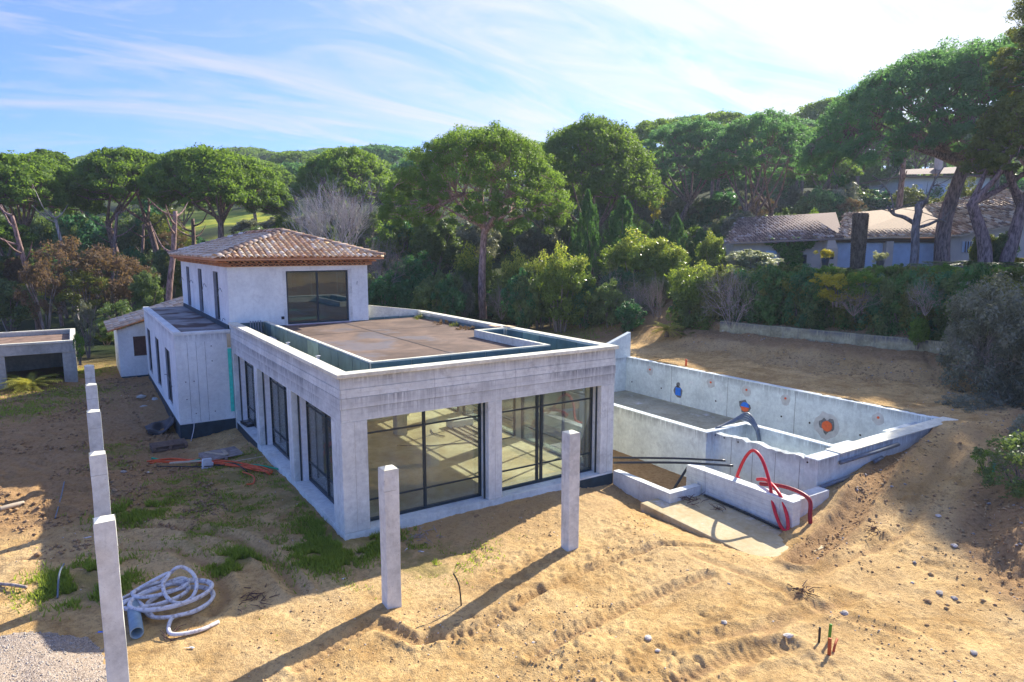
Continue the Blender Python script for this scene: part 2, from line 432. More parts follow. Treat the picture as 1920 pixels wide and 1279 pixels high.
def glass_mat(name, tint, refl=.9, f0=1.5, dust_sheen=(.8, .8, .76), amt=.08):
    m, t = mat(name)
    fr = t.n('ShaderNodeFresnel', ins={'IOR': f0}).outputs[0]
    fr = t.math('MULTIPLY', fr, refl, clamp=True)
    tr = t.n('ShaderNodeBsdfTransparent', ins={0: (*tint, 1)})
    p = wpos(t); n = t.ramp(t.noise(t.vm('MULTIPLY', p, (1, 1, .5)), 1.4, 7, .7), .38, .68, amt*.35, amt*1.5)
    df = t.n('ShaderNodeBsdfDiffuse', ins={0: (*dust_sheen, 1)})  # faint dust film, plus pale reflection laid in as diffuse colour
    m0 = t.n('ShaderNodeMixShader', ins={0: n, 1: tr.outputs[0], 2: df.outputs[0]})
    gl = t.n('ShaderNodeBsdfGlossy', ins={'Color': (.9, .95, 1, 1), 'Roughness': .01})
    mx = t.n('ShaderNodeMixShader', ins={0: fr, 1: m0.outputs[0], 2: gl.outputs[0]})
    t.n('ShaderNodeOutputMaterial', ins={0: mx.outputs[0]}); return m
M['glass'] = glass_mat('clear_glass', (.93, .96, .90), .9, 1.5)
M['glassd'] = glass_mat('tinted_glass', (.12, .28, .30), 1.6, 1.6, (.10, .26, .30), .16)  # teal diffuse paints the reflections and teal light seen in these panes

def deck_mat():
    m, t = mat('roof_deck_stained'); p = wpos(t)
    n = t.noise(p, .55, 6, .6, .6); n2 = t.noise(p, 3, 6, .6)
    c = t.mix(t.ramp(n, .35, .6), (.10, .065, .045), (.20, .135, .095))
    c = t.mix(t.math('MULTIPLY', t.ramp(n2, .45, .65), .5), c, (.075, .055, .045))
    wet = t.ramp(t.noise(t.vm('ADD', p, (7, 3, 0)), .42, 4), .54, .62)
    c = t.mix(t.math('MULTIPLY', wet, .5), c, (.17, .17, .19))
    r = t.ramp(wet, 0, 1, .9, .5)
    finish(t, c, r, n2, .2, .01, 0, .4); return m
M['deck'] = deck_mat()
def deck2():
    m, t = mat('wing_deck_stained'); p = wpos(t)
    n = t.noise(p, .6, 6, .6, .4); n2 = t.noise(p, 3, 6, .6)
    c = t.mix(t.ramp(n, .42, .6), (.34, .34, .32), (.17, .165, .155))
    c = t.mix(t.ramp(t.noise(t.vm('ADD', p, (17, 3, 0)), .5, 3), .55, .62), c, (.09, .055, .045))
    finish(t, c, .7, n2, .3, .01, 0, .3); return m
M['deck2'] = deck2()
def floor_mat():
    m, t = mat('dusty_floor'); p = wpos(t)
    n = t.noise(p, .5, 6, .6); n2 = t.noise(p, 4, 5, .6)
    c = t.mix(t.ramp(n, .4, .62), (.52, .46, .32), (.72, .67, .52))
    c = t.mix(t.math('MULTIPLY', t.ramp(n2, .45, .65), .45), c, (.36, .27, .14)); c = t.mix(t.math('MULTIPLY', t.ramp(t.noise(t.vm('ADD', p, (4, 2, 0)), .38, 4, .6), .44, .58), .6), c, (.34, .26, .15))
    finish(t, c, .6, n2, .1, .01, 0, .3); return m
M['floor'] = floor_mat()
M['plaster'] = simple('pale_yellow_plaster', (.62, .58, .42), .9, 0, .12, 2)
M['plasterd'] = simple('inner_wall_concrete', (.40, .40, .38), .9, 0, .15, 2)
M['neigh'] = simple('pink_render', (.68, .54, .42), .9, 0, .12, 1.5)
M['neighw'] = simple('white_villa_render', (.72, .71, .68), .9, 0, .06, 1.5)
M['shutter'] = simple('grey_blue_shutter', (.58, .66, .74), .7, 0, .1, 2)
M['brown'] = simple('brown_timber', (.10, .05, .035), .7, 0, .2)
M['pot'] = simple('dark_pot', (.03, .035, .04), .5)

def soil_mat():
    m, t = mat('sandy_soil'); p = wpos(t)
    a = lambda k: t.n('ShaderNodeAttribute', attribute_name=k).outputs['Fac']
    n0 = t.noise(p, .22, 5, .6); n1 = t.noise(p, 1.3, 8, .66, .3); n2 = t.noise(p, 9, 7, .7); n3 = t.noise(p, 42, 3, .6)
    c = t.mix(t.ramp(n1, .36, .64), (.43, .26, .095), (.73, .50, .215))
    c = t.mix(t.math('MULTIPLY', t.ramp(n0, .45, .62), .55), c, (.66, .49, .26))
    c = t.mix(t.math('MULTIPLY', t.ramp(n2, .50, .62), .55), c, (.27, .165, .075)); c = t.mix(t.math('MULTIPLY', t.ramp(t.noise(t.vm('ADD', p, (1, 5, 7)), 4.2, 9, .78, .5), .585, .64), .6), c, (.17, .105, .05))
    c = t.mix(t.math('MULTIPLY', t.ramp(n3, .60, .72), .5), c, (.66, .55, .38))
    c = t.mix(t.math('MULTIPLY', t.ramp(t.noise(t.vm('ADD', p, (3, 9, 2)), 22, 4, .7), .60, .67), .7), c, (.14, .085, .045))
    br = t.ramp(t.math('ADD', a('brown'), t.math('MULTIPLY', t.math('SUBTRACT', n1, .5), 1.3)), .30, .75)
    cb = t.mix(t.ramp(n2, .35, .65), (.22, .125, .058), (.46, .29, .145))
    c = t.mix(t.math('MULTIPLY', br, .85), c, cb)
    gr = t.ramp(t.math('ADD', a('grass'), t.math('MULTIPLY', t.math('SUBTRACT', t.noise(p, 2.6, 7, .7), .5), 1.6)), .38, .72)
    cg = t.mix(t.ramp(n2, .3, .7), (.17, .14, .045), (.36, .30, .10))
    c = t.mix(t.math('MULTIPLY', gr, .75), c, cg)
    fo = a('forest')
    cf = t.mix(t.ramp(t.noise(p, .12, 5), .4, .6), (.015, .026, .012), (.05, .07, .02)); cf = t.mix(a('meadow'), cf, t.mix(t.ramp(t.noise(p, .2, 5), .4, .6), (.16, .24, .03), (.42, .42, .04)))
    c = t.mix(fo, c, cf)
    h = t.math('ADD', t.math('MULTIPLY', n2, .7), t.math('MULTIPLY', n3, .35))
    h = t.math('ADD', h, t.math('MULTIPLY', n1, .6))
    finish(t, c, .95, h, 1.0, .085, 0, .1); return m
M['soil'] = soil_mat()
M['clod'] = simple('soil_clod', (.33, .215, .115), .95, 0, .4, 6, .1); M['clodl'] = simple('dry_soil_clod', (.46, .32, .16), .95, 0, .35, 6, .1)

def leaf_mat(name, dark, light, trans=.25, rough=.6, top=None):
    m, t = mat(name)
    tint = t.n('ShaderNodeAttribute', attribute_name='tint').outputs['Fac']
    oi = t.n('ShaderNodeObjectInfo').outputs['Random']
    f = t.math('ADD', tint, t.math('MULTIPLY', t.math('SUBTRACT', oi, .5), .3), clamp=True)
    c = t.mix(f, dark, light)
    if top is not None:  # young shoots, with the sunlit look of the top put into their colour
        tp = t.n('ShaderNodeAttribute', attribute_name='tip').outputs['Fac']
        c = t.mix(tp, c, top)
    p = t.n('ShaderNodeBsdfPrincipled', ins={'Base Color': c, 'Roughness': rough, 'Specular IOR Level': .25})
    tr = t.n('ShaderNodeBsdfTranslucent', ins={0: t.mix(.5, c, (min(1, light[0]*2.0), min(1, light[1]*1.9), light[2]*.7))})
    mx = t.n('ShaderNodeMixShader', ins={0: min(.6, trans+.12), 1: p.outputs[0], 2: tr.outputs[0]})
    t.n('ShaderNodeOutputMaterial', ins={0: mx.outputs[0]}); return m
L = {}
L['pine'] = leaf_mat('pine_needles', (0.042, 0.098, 0.029), (0.188, 0.301, 0.046), .4)
L['pinec'] = leaf_mat('pine_needles_fresh', (.045, .105, .028), (.195, .310, .055), .4)
L['pineb'] = leaf_mat('pine_needles_cool', (.035, .11, .065), (.14, .30, .12), .4)
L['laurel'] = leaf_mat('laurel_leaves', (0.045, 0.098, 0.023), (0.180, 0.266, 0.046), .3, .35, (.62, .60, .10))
L['dark'] = leaf_mat('dark_evergreen_leaves', (.050, .100, .040), (.180, .260, .085), .25, .45)
L['deep'] = leaf_mat('deep_green_leaves', (0.024, 0.091, 0.042), (0.075, 0.224, 0.085), .25, .45)
L['mid'] = leaf_mat('mid_green_leaves', (0.053, 0.084, 0.019), (0.195, 0.224, 0.046), .3, .45)
L['olive'] = leaf_mat('olive_leaves', (.06, .075, .055), (.27, .29, .23), .15, .5)
L['autumn'] = leaf_mat('autumn_leaves', (.05, .04, .028), (.22, .145, .09), .25, .7)
L['yellow'] = leaf_mat('yellow_leaves', (.16, .18, .02), (.50, .44, .04), .35, .5)
L['bright'] = leaf_mat('bright_green_leaves', (.06, .14, .02), (.16, .30, .035), .35, .5)
L['cypress'] = leaf_mat('cypress_sprays', (0.027, 0.098, 0.029), (0.105, 0.238, 0.058), .25, .55)
L['white'] = leaf_mat('white_blossom', (.12, .18, .08), (.62, .66, .50), .25, .5)
L['grass'] = leaf_mat('grass_blades', (.10, .16, .03), (.28, .36, .075), .45, .6)
L['ivy'] = leaf_mat('ivy_leaves', (0.045, 0.140, 0.019), (0.120, 0.308, 0.039), .25, .4)
L['palm'] = leaf_mat('palm_fronds', (.12, .17, .03), (.46, .44, .10), .3, .5)

def bark_mat(name, a, b):
    m, t = mat(name); p = t.n('ShaderNodeTexCoord').outputs['Object']
    n = t.noise(t.vm('MULTIPLY', p, (5, 5, 1.3)), 1.6, 6, .65)
    finish(t, t.mix(t.ramp(n, .38, .62), a, b), .9, n, .8, .05, 0, .15); return m
M['bark'] = bark_mat('pine_bark', (.10, .065, .058), (.40, .27, .235))
M['barkr'] = bark_mat('red_pine_bark', (.22, .13, .11), (.62, .40, .34))
M['barkg'] = bark_mat('grey_bark', (.10, .085, .08), (.33, .28, .255))
M['twig'] = bark_mat('grey_twigs', (.22, .18, .155), (.46, .39, .34))
M['pale'] = bark_mat('pale_twigs', (.30, .27, .25), (.60, .56, .53))
M['palmbark'] = bark_mat('palm_bark', (.07, .05, .035), (.26, .19, .13))

# ------------------------------------------------------------------ the ground
def blob(x, y, pts, z=-.2):
    r = np.zeros(np.shape(x))
    for px, py, rad in pts:
        c = at(px, py, z=z); r = np.maximum(r, np.exp(-(((x-c[0])/rad)**2+((y-c[1])/rad)**2)))
    return r
GRASS = [(640, 1010, 1.3), (620, 1045, .9), (690, 1020, .7), (440, 1060, .55), (150, 1090, .9), (185, 1105, .7), (250, 965, .8), (240, 968, .5),
         (220, 835, 1.1), (215, 870, .8), (330, 930, .8), (350, 965, .6), (400, 935, 1.0), (460, 955, .8), (330, 900, .8), (440, 890, 1.3), (400, 865, 1.0), (480, 850, 1.2),
         (560, 930, 1.1), (600, 975, .8), (585, 945, .6), (540, 905, .9), (40, 770, 2.2), (90, 740, 2.0), (160, 735, 1.8), (160, 700, 2.0), (380, 1000, .6), (790, 1060, .9), (750, 1040, .5)]
MOSS = [(430, 930, 3.2), (300, 940, 2.5), (500, 880, 2.5), (560, 960, 1.8), (400, 1010, 2.0), (100, 755, 4), (820, 1040, 1.6), (640, 1060, 1.8)]
def masks(x, y):
    g = np.maximum(.8*blob(x, y, GRASS), .5*blob(x, y, MOSS))
    # strip of weeds at the foot of the thicket and beside the villa
    xl = 27+(10.6-y)*.145
    g = np.maximum(g, .8*S(17.5, 20, y)*S(26, 22, y)*S(9, 12, x)*S(30, 26, x))
    v = (x-CAM[0])*FH[0]+(y-CAM[1])*FH[1]; u = (x-CAM[0])*RT[0]+(y-CAM[1])*RT[1]
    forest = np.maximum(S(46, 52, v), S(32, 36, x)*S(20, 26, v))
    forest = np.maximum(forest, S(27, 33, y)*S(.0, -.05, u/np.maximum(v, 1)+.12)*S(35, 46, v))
    b = .75*S(-1.0, -2.6, x)*S(3.5, 6, y)+.85*S(8.8, 9.3, x)*S(12.1, 11.9, x)*inb(x, y, 8, 12, -5, 12)
    b = b+.6*S(23.0, 24.5, x-(10.6-y)*.145)*S(-1.5, .5, xl-x-3+3)*0
    b = np.maximum(b, .85*S(24.8, 26.2, x-(10.6-y)*.145)*(y < 16)*(x < 40))
    b = np.maximum(b, .35*S(22.8, 24.5, x-(10.6-y)*.145)*(y < 16)*(x < 40))
    b = np.maximum(b, .8*S(14.5, 17.5, y)*S(8, 11, x))
    dd, _ = poly_dist(x, y, FOOT); b = np.maximum(b, .85*np.where(inside(x, y, FOOTPOLY), 1, S(1.3, .1, dd)))
    d2, _ = poly_dist(x, y, RUTS[12][0]); b = np.maximum(b, .9*S(.9, .1, d2))
    d3, _ = poly_dist(x, y, [(10.2, -6.1), (14, -6.3), (19, -6.0)]); b = np.maximum(b, .45*S(1.3, .2, d3))
    b = np.maximum(b, .45*S(-4.0, -1.5, y)*inb(x, y, .2, 9, -3.2, 0))
    for pts, w, dep, tr in RUTS[:12]:
        dd, _ = poly_dist(x, y, pts); b = np.maximum(b, .60*S(w*.75, 0, dd))
    q = u/np.maximum(v, 1); mead = S(-.52, -.47, q)*S(-.29, -.33, q)*S(74, 84, v)*S(190, 150, v)*S(.35, .55, fbm(x*.06, y*.06, 3, 19))
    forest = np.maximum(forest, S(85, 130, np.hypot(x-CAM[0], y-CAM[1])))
    return g, b*(1-forest), forest, mead

def build_ground():
    a_in = np.linspace(-math.radians(46), math.radians(46), 600)
    a_out = np.linspace(math.radians(46), 2*PI-math.radians(46), 72)[1:-1]
    ang = np.concatenate([a_in, a_out])
    r = np.concatenate([np.linspace(.4, 5.5, 8), 5.8*np.exp(np.linspace(0, math.log(62/5.8), 500)), 62*np.exp(np.linspace(0, math.log(1700/62), 70))[1:]])
    A, R = np.meshgrid(ang, r)
    X = CAM[0]+R*(np.cos(A)*FH[0]+np.sin(A)*RT[0]); Y = CAM[1]+R*(np.cos(A)*FH[1]+np.sin(A)*RT[1])
    Z = Tn(X, Y)
    Z = Z+(R > 60)*(fbm(X*.02, Y*.02, 3, 77)-.5)*6*S(90, 200, R)
    g, b, f, md = masks(X, Y)
    n, m = R.shape
    V = np.stack([X, Y, Z], -1).reshape(-1, 3)
    V = np.vstack([V, [[CAM[0], CAM[1], float(T(CAM[0], CAM[1]))]]])
    i, j = np.meshgrid(np.arange(n-1), np.arange(m), indexing='ij'); j2 = (j+1) % m
    F = np.stack([i*m+j, (i+1)*m+j, (i+1)*m+j2, i*m+j2], -1).reshape(-1, 4)[:, ::-1]
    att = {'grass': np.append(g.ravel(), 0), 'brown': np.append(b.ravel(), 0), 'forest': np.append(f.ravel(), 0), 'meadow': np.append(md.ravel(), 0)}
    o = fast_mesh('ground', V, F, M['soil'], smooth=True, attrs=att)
    # close the middle with a fan
    return props(o, 'bare sandy building plot with tyre tracks rising to a wooded hill', kind='structure')
build_ground()

def scatter_stones(name, label, n, pick, size, material, seed, kind='stuff', group=None):
    g = np.random.default_rng(seed); P = pick(g, n); n = len(P)
    base = np.array([[1, 0, 0], [0, 1, 0], [-1, 0, 0], [0, -1, 0], [0, 0, 1.0], [0, 0, -.6]])
    s = size[0]+(size[1]-size[0])*g.random(n)**3
    ro = g.random(n)*2*PI; c, si = np.cos(ro), np.sin(ro)
    V = base[None]*(.7+.6*g.random((n, 6, 1)))*np.stack([s, s*(.6+.4*g.random(n)), s*(.45+.4*g.random(n))], -1)[:, None]
    x = V[..., 0]*c[:, None]-V[..., 1]*si[:, None]; y = V[..., 0]*si[:, None]+V[..., 1]*c[:, None]
    Z = Tn(P[:, 0], P[:, 1])
    V = np.stack([x+P[:, :1], y+P[:, 1:2], V[..., 2]+Z[:, None]+s[:, None]*.15], -1).reshape(-1, 3)
    f = np.array([[0, 1, 4], [1, 2, 4], [2, 3, 4], [3, 0, 4], [1, 0, 5], [2, 1, 5], [3, 2, 5], [0, 3, 5]])
    F = (f[None]+6*np.arange(n)[:, None, None]).reshape(-1, 3)
    o = fast_mesh(name, V, F, material); return props(o, label, kind=kind)
def okground(x, y):
    return (np.abs(T(x, y)-T(x, y, dig=False)) < .02) & ~inb(x, y, -.1, 8.8, -.15, 13.4) & ~inb(x, y, -2.2, 8.8, 13, 28) & ~inb(x, y, 8, 12.4, -6, 12) & ~inb(x, y, 11, 20.4, -5.1, 12)
def pick_front(g, n):
    t = g.random(n*3)*2-1; r = 7+45*g.random(n*3)**1.6
    a = t*math.radians(42); x = CAM[0]+r*(np.cos(a)*FH[0]+np.sin(a)*RT[0]); y = CAM[1]+r*(np.cos(a)*FH[1]+np.sin(a)*RT[1])
    dens = S(.42, .68, fbm(x*.7, y*.7, 4, 55)); k = (g.random(n*3) < dens) & okground(x, y)
    return np.stack([x[k], y[k]], -1)[:n]
def pick_bank(g, n):
    x = g.random(n*6)*22+9; y = g.random(n*6)*26-14
    dd, _ = poly_dist(x, y, FOOT); w = np.where(inside(x, y, FOOTPOLY), np.exp(-dd/3), np.exp(-dd/.8)*.7)
    d2, _ = poly_dist(x, y, RUTS[12][0]); w = np.maximum(w, np.exp(-d2/.5))
    w = np.maximum(w, .6*S(23, 25, x)*(y > -3)*S(.4, .6, fbm(x, y, 3, 3)))
    k = (g.random(n*6) < w) & okground(x, y); return np.stack([x[k], y[k]], -1)[:n]
def pick_left(g, n):
    x = -13+g.random(n*4)*11; y = 3+g.random(n*4)*24
    w = S(.4, .7, fbm(x*.9, y*.9, 3, 12)); k = (g.random(n*4) < w) & okground(x, y); return np.stack([x[k], y[k]], -1)[:n]
scatter_stones('pebbles', 'pale pebbles scattered over the sandy plot', 3600, pick_front, (.006, .030), M['stonew'], 1)
scatter_stones('soil_clods', 'brown clods of earth lying on the sandy plot', 17000, pick_front, (.006, .038), M['clodl'], 2)
scatter_stones('earth_lumps', 'lumps of dark earth along the cut banks', 5500, pick_bank, (.008, .07), M['clod'], 3); scatter_stones('dry_lumps', 'lumps of dry sandy earth along the cut banks', 9000, pick_bank, (.01, .07), M['clodl'], 33)
scatter_stones('rubble', 'small grey stones strewn along the cut banks', 900, pick_bank, (.015, .08), M['stone'], 4)
scatter_stones('plot_clods', 'brown clods of the furrowed earth beside the wing', 10000, pick_left, (.015, .09), M['clod'], 5)

def build_grass():
    g = np.random.default_rng(5); P = []; H = []
    for px, py, rad in GRASS:
        c = at(px, py, z=-.25); n = int(520*rad*rad+260)
        if (px, py) in ((640, 1010), (620, 1045), (690, 1020), (150, 1090), (185, 1105), (440, 1060), (250, 965)): n = int(n*9)
        q = g.normal(0, rad*.5, (n, 2))+c[:2]; P.append(q); H.append(np.full(n, 1.0 if n > 2500 else .5))
    # sparse blades over the mossy part
    for px, py, rad in MOSS:
        c = at(px, py, z=-.25); n = 2200; q = g.normal(0, rad*.5, (n, 2))+c[:2]
        k = fbm(q[:, 0]*1.5, q[:, 1]*1.5, 3, 88) > .52; P.append(q[k]); H.append(np.full(k.sum(), .35))
    t = g.random((6000, 2))*[14, 5]+[11, 17.5]; P.append(t); H.append(np.full(6000, 1.2))
    P = np.vstack(P); H = np.concatenate(H)
    k = fbm(P[:, 0]*2.2, P[:, 1]*2.2, 3, 66) > .43; P = P[k]; H = H[k]
    k = okground(P[:, 0], P[:, 1]); P = P[k]; H = H[k]; n = len(P)
    h = (.05+.13*g.random(n))*H*(.6+.8*fbm(P[:, 0]*1.7, P[:, 1]*1.7, 2, 4)); a = g.random(n)*2*PI; w = .012+.012*g.random(n)
    Z = Tn(P[:, 0], P[:, 1]); dx, dy = np.cos(a), np.sin(a); lean = h*(.2+.6*g.random(n)); b = g.random(n)*2*PI
    A = np.stack([P[:, 0]-dx*w, P[:, 1]-dy*w, Z-.01], -1); B = np.stack([P[:, 0]+dx*w, P[:, 1]+dy*w, Z-.01], -1)
    Cc = np.stack([P[:, 0]+np.cos(b)*lean, P[:, 1]+np.sin(b)*lean, Z+h], -1)
    V = np.stack([A, B, Cc], 1).reshape(-1, 3); F = np.arange(3*n).reshape(-1, 3)
    o = fast_mesh('grass', V, F, L['grass'], attrs={'tint': np.repeat(g.random(n), 3)})
    props(o, 'tufts of green grass and weeds on the sandy plot', kind='stuff')
build_grass()

# ------------------------------------------------------------------ the villa shell
W = 8.68; LY = 13.24; CP = 4.0; DZ = 3.72
villa = thing('concrete_villa', 'unfinished grey concrete villa shell with glazed hall, flat roof and tiled upper storey', 'house', (0, 0, 0))
def P_(name, mb, m, parent=None, **k): return mb.build(name, m, parent or villa, **k)

def columns():
    cs = [(0, .66, 0, .77), (4.13, 4.57, 0, .42), (8.16, W, 0, .77)]
    for x0, x1, y0, y1 in cs: P_('column', MB().box(x0, x1, y0, y1, -.0 if x0 != 8.16 else -.0, 2.805), M['colc'], bevel=.012)
    for y0, y1 in ((4.47, 4.95), (8.90, 9.35), (12.99, 13.2)):
        P_('column', MB().box(0, .42, y0, y1, 0, 2.805), M['colc'], bevel=.012)
        P_('column', MB().box(W-.42, W, y0, y1, 0, 2.805), M['colc'], bevel=.012)
    P_('column', MB().box(4.55, 4.95, 7.3, 7.7, .03, 2.95), M['plasterd'])
columns()
for x0, x1, y0, y1 in ((.33, .338, -.003, 0), (4.34, 4.346, -.003, 0), (8.42, 8.428, -.003, 0), (-.003, 0, .38, .388), (-.003, 0, 4.7, 4.706), (-.003, 0, 9.12, 9.126)):
    P_('form_joint', MB().box(x0, x1, y0, y1, .02, 2.79), M['garage'])
# fascia beam in board courses, each standing a few millimetres off its neighbour
def course(z0, z1, e):
    b = MB()
    z1 -= .009
    b.box(-e, W+e, -e, .30, z0, z1)
    b.box(-e, .30, .30, LY-.01, z0, z1)
    b.box(W-.30, W+e, .30, 13.55, z0, z1)
    return b
for k, (z0, z1, e) in enumerate([(2.808, 3.135, .004), (3.135, 3.40, .018), (3.40, 3.62, .010), (3.62, 3.90, 0.0)]):
    P_('beam_course', course(z0, z1, e), M['conc'])
P_('beam_core', MB().box(.012, W-.012, .012, .34, 2.82, 3.899).box(.012, .34, .34, LY-.012, 2.82, 3.899).box(W-.34, W-.012, .34, 13.54, 2.82, 3.899), M['garage'])
def coping():
    o = .085
    P_('coping', MB().box(-o, W+o, -o, .30, 3.90, CP), M['coping'], bevel=.012)
    P_('coping', MB().box(-o, .27, .302, LY-.02, 3.90, CP-.002), M['coping'], bevel=.012)
    P_('coping', MB().box(W-.27, W+o, .302, 13.6, 3.90, CP-.002), M['coping'], bevel=.012)
coping()
# plinth and ledge
P_('plinth', MB().box(.0, W, .0, .62, -.75, -.004).box(.0, .62, .62, LY, -.75, -.004).box(W-.62, W, .62, LY+.5, -.75, -.004), M['ledge'])
P_('plinth_membrane', MB().box(7.2, W+.012, -.012, .3, -.5, -.06), M['dark']); P_('plinth_membrane', MB().box(-.012, .2, 9.4, 12.9, -.8, -.05), M['dark'])
P_('floor', MB().box(.62, W-.62, .62, LY+13, -.3, .02), M['floor'])
P_('ceiling', MB().box(.34, W-.34, .34, LY, 2.98, 3.12), M['plaster'])
# roof deck, gutter trenches and kerbs
def kerb(x0, x1, y0, y1, top=3.985):
    P_('kerb', MB().box(x0, x1, y0, y1, 3.14, top), M['coping'], bevel=.008)
P_('roof_deck', MB().box(1.42, 7.05, 1.47, LY-.02, 3.5, DZ).box(7.05, W-.36, 5.95, 13.58, 3.5, DZ-.002).box(5.85, 7.05, LY, 13.58, 3.5, DZ-.003), M['deck'])
P_('gutter_floor', MB().box(.34, W-.34, .34, LY, 3.12, 3.34), M['dark'])
kerb(1.29, 7.2, 1.34, 1.46)
kerb(1.29, 1.41, 1.462, LY-.02)
kerb(7.07, 7.2, 1.462, 5.75)
kerb(7.07, W-.36, 5.752, 5.92)
P_('deck_joint', MB().box(4.55, 4.59, 1.5, LY-.2, DZ, DZ+.006), M['black'])
P_('deck_joint', MB().box(1.5, 8.2, 9.6, 9.62, DZ, DZ+.005), M['black'])
# insulation panels standing in the trenches, one by one
def panels(axis, fixed, a0, a1, step, z0=3.345, z1=3.955, face=1):
    n = max(1, round((a1-a0)/step)); s = (a1-a0)/n
    for i in range(n):
        p, q = a0+i*s+.012, a0+(i+1)*s-.012; d = .03*face; lo, hi = sorted((fixed, fixed+d)); j = rnd.uniform(-.006, .006)
        mb = MB().box(p, q, lo+j, hi+j, z0, z1-rnd.uniform(0, .012)) if axis == 'x' else MB().box(lo+j, hi+j, p, q, z0, z1-rnd.uniform(0, .012))
        P_('insulation_panel', mb, M['membr2'] if rnd.random() < .15 else M['membr'])
panels('y', 1.285, 1.36, LY-.1, .62, face=-1)
panels('x', 1.335, 1.30, 7.18, 1.2, face=-1)
panels('y', 7.205, 1.5, 5.7, 1.1, face=1)
panels('y', W-.345, .4, 5.6, 1.15, face=-1)
panels('y', W-.345, 6.0, 13.4, 1.25, z0=3.722, z1=3.86, face=-1)
panels('x', .345, 1.3, 8.2, 1.2, face=1)
panels('x', LY-.03, .36, 1.26, .9, face=-1)
panels('x', 5.7, 7.3, 8.2, 1.0, face=-1)
panels('x', 13.52, 5.95, 8.2, .8, z0=3.722, z1=3.82, face=-1)
# raking wall closing the terrace
P_('raking_wall', MB().hexa([(5.86, 13.55, 3.3), (W+.05, 13.62, 3.3), (W+.05, 13.8, 3.3), (5.86, 13.75, 3.3), (5.86, 13.55, 4.40), (W+.05, 13.62, 4.0), (W+.05, 13.8, 4.0), (5.86, 13.75, 4.40)]), M['coping'])
# things in the trench
for i in range(5):
    x = .62+.1*i
    P_('conduit', MB().tube([(x+.15, LY-.05, 3.9), (x+.1, LY-.3, 4.02), (x, LY-.75, 3.8), (x-.04, LY-1.1, 3.45)], .022, 6), M['greypipe'], smooth=True)
P_('foam_sheet', MB().box(.62, 1.15, 10.6, 11.5, 3.5, 3.55), M['white'])
for yy in (8.0, 4.6):
    P_('gutter_outlet', MB().tube([(.45, yy-.12, 3.5), (.9, yy, 3.55)], .055, 10).tube([(.86, yy, 3.50), (.9, yy+.01, 3.72)], .05, 10).tube([(.9, yy+.01, 3.72), (.9, yy+.012, 3.75)], .075, 10), M['white'], smooth=True)
# coping tiles left on the parapet
for x, y, a in ((8.05, 6.05, 0), (8.45, 5.6, .1)):
    P_('loose_tile', MB().box(x, x+.25, y, y+.5, 4.0, 4.03), M['tile'])

# glazing
def window(axis, plane, a0, a1, z0, z1, mull=(), trans=(), fr=.055, depth=.09, side=1, glass=None):
    """a glazed frame in the plane axis=plane; bars and panes as parts"""
    glass = glass or M['glass']
    def bx(mb, p, q, zz0, zz1, d=depth, dd=0):
        lo, hi = plane-d/2+dd, plane+d/2+dd
        return mb.box(p, q, lo, hi, zz0, zz1) if axis == 'y' else mb.box(lo, hi, p, q, zz0, zz1)
    fm = MB(); bx(fm, a0, a1, z0, z0+fr*1.3); bx(fm, a0, a1, z1-fr, z1); bx(fm, a0, a0+fr, z0+fr*1.3, z1-fr); bx(fm, a1-fr, a1, z0+fr*1.3, z1-fr)
    w = P_('window', fm, M['frame'])
    for m in mull: bx(MB(), 0, 0, 0, 0); mb = MB(); bx(mb, m-.035, m+.035, z0+fr*1.3, z1-fr, depth*.9); mb.build('mullion', M['frame'], w)
    xs = [a0+fr]+[m for m in mull]+[a1-fr]
    for t_ in trans:
        for p, q in zip(xs[:-1], xs[1:]):
            mb = MB(); bx(mb, p+.036 if p != xs[0] else p, q-.036 if q != xs[-1] else q, t_-.018, t_+.018, depth*.55); mb.build('glazing_bar', M['frame'], w)
    for p, q in zip(xs[:-1], xs[1:]):
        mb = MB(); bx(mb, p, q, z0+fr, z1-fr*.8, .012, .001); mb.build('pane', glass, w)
    return w
window('y', .45, .66, 4.13, 0.0, 2.80, (2.39,), (.57, 2.33))
window('y', .45, 4.57, 8.16, 0.0, 2.80, (6.07, 6.22), (.57, 2.33))
for p in (.45, W-.45):
    window('x', p, .77, 4.47, 0.0, 2.80, (2.6,) if p < 1 else (2.0, 3.2), (.57, 2.33))
    window('x', p, 4.95, 8.90, 0.0, 2.80, (6.9,) if p < 1 else (6.2, 7.6), (.57, 2.33))
    window('x', p, 9.35, 12.99, 0.0, 2.80, (11.2,), (.57, 2.33))
# guide rails in the reveals
for x in (4.10, 8.13): P_('shutter_rail', MB().box(x-.02, x+.028, .18, .215, 0, 2.8), M['frame'])
for y in (4.44, 8.87, 12.96): P_('shutter_rail', MB().box(.18, .215, y-.02, y+.028, 0, 2.8), M['frame'])
for y0, y1 in ((4.30, 4.46), (8.73, 8.89), (12.82, 12.98)): P_('white_jamb', MB().box(.24, .40, y0+.06, y1, 0, 2.8), M['white'])
# inside
P_('inner_wall', MB().box(.62, 3.2, 9.9, 10.05, .02, 2.98).box(3.2, 5.4, 9.9, 10.05, 2.3, 2.98).box(3.2, 5.4, 9.9, 10.05, .02, .35).box(5.4, 6.2, 9.9, 10.05, .02, 2.98), M['plaster'])
P_('inner_wall', MB().box(.5, W-.5, LY-.1, LY+.05, .02, 2.98), M['plaster'])

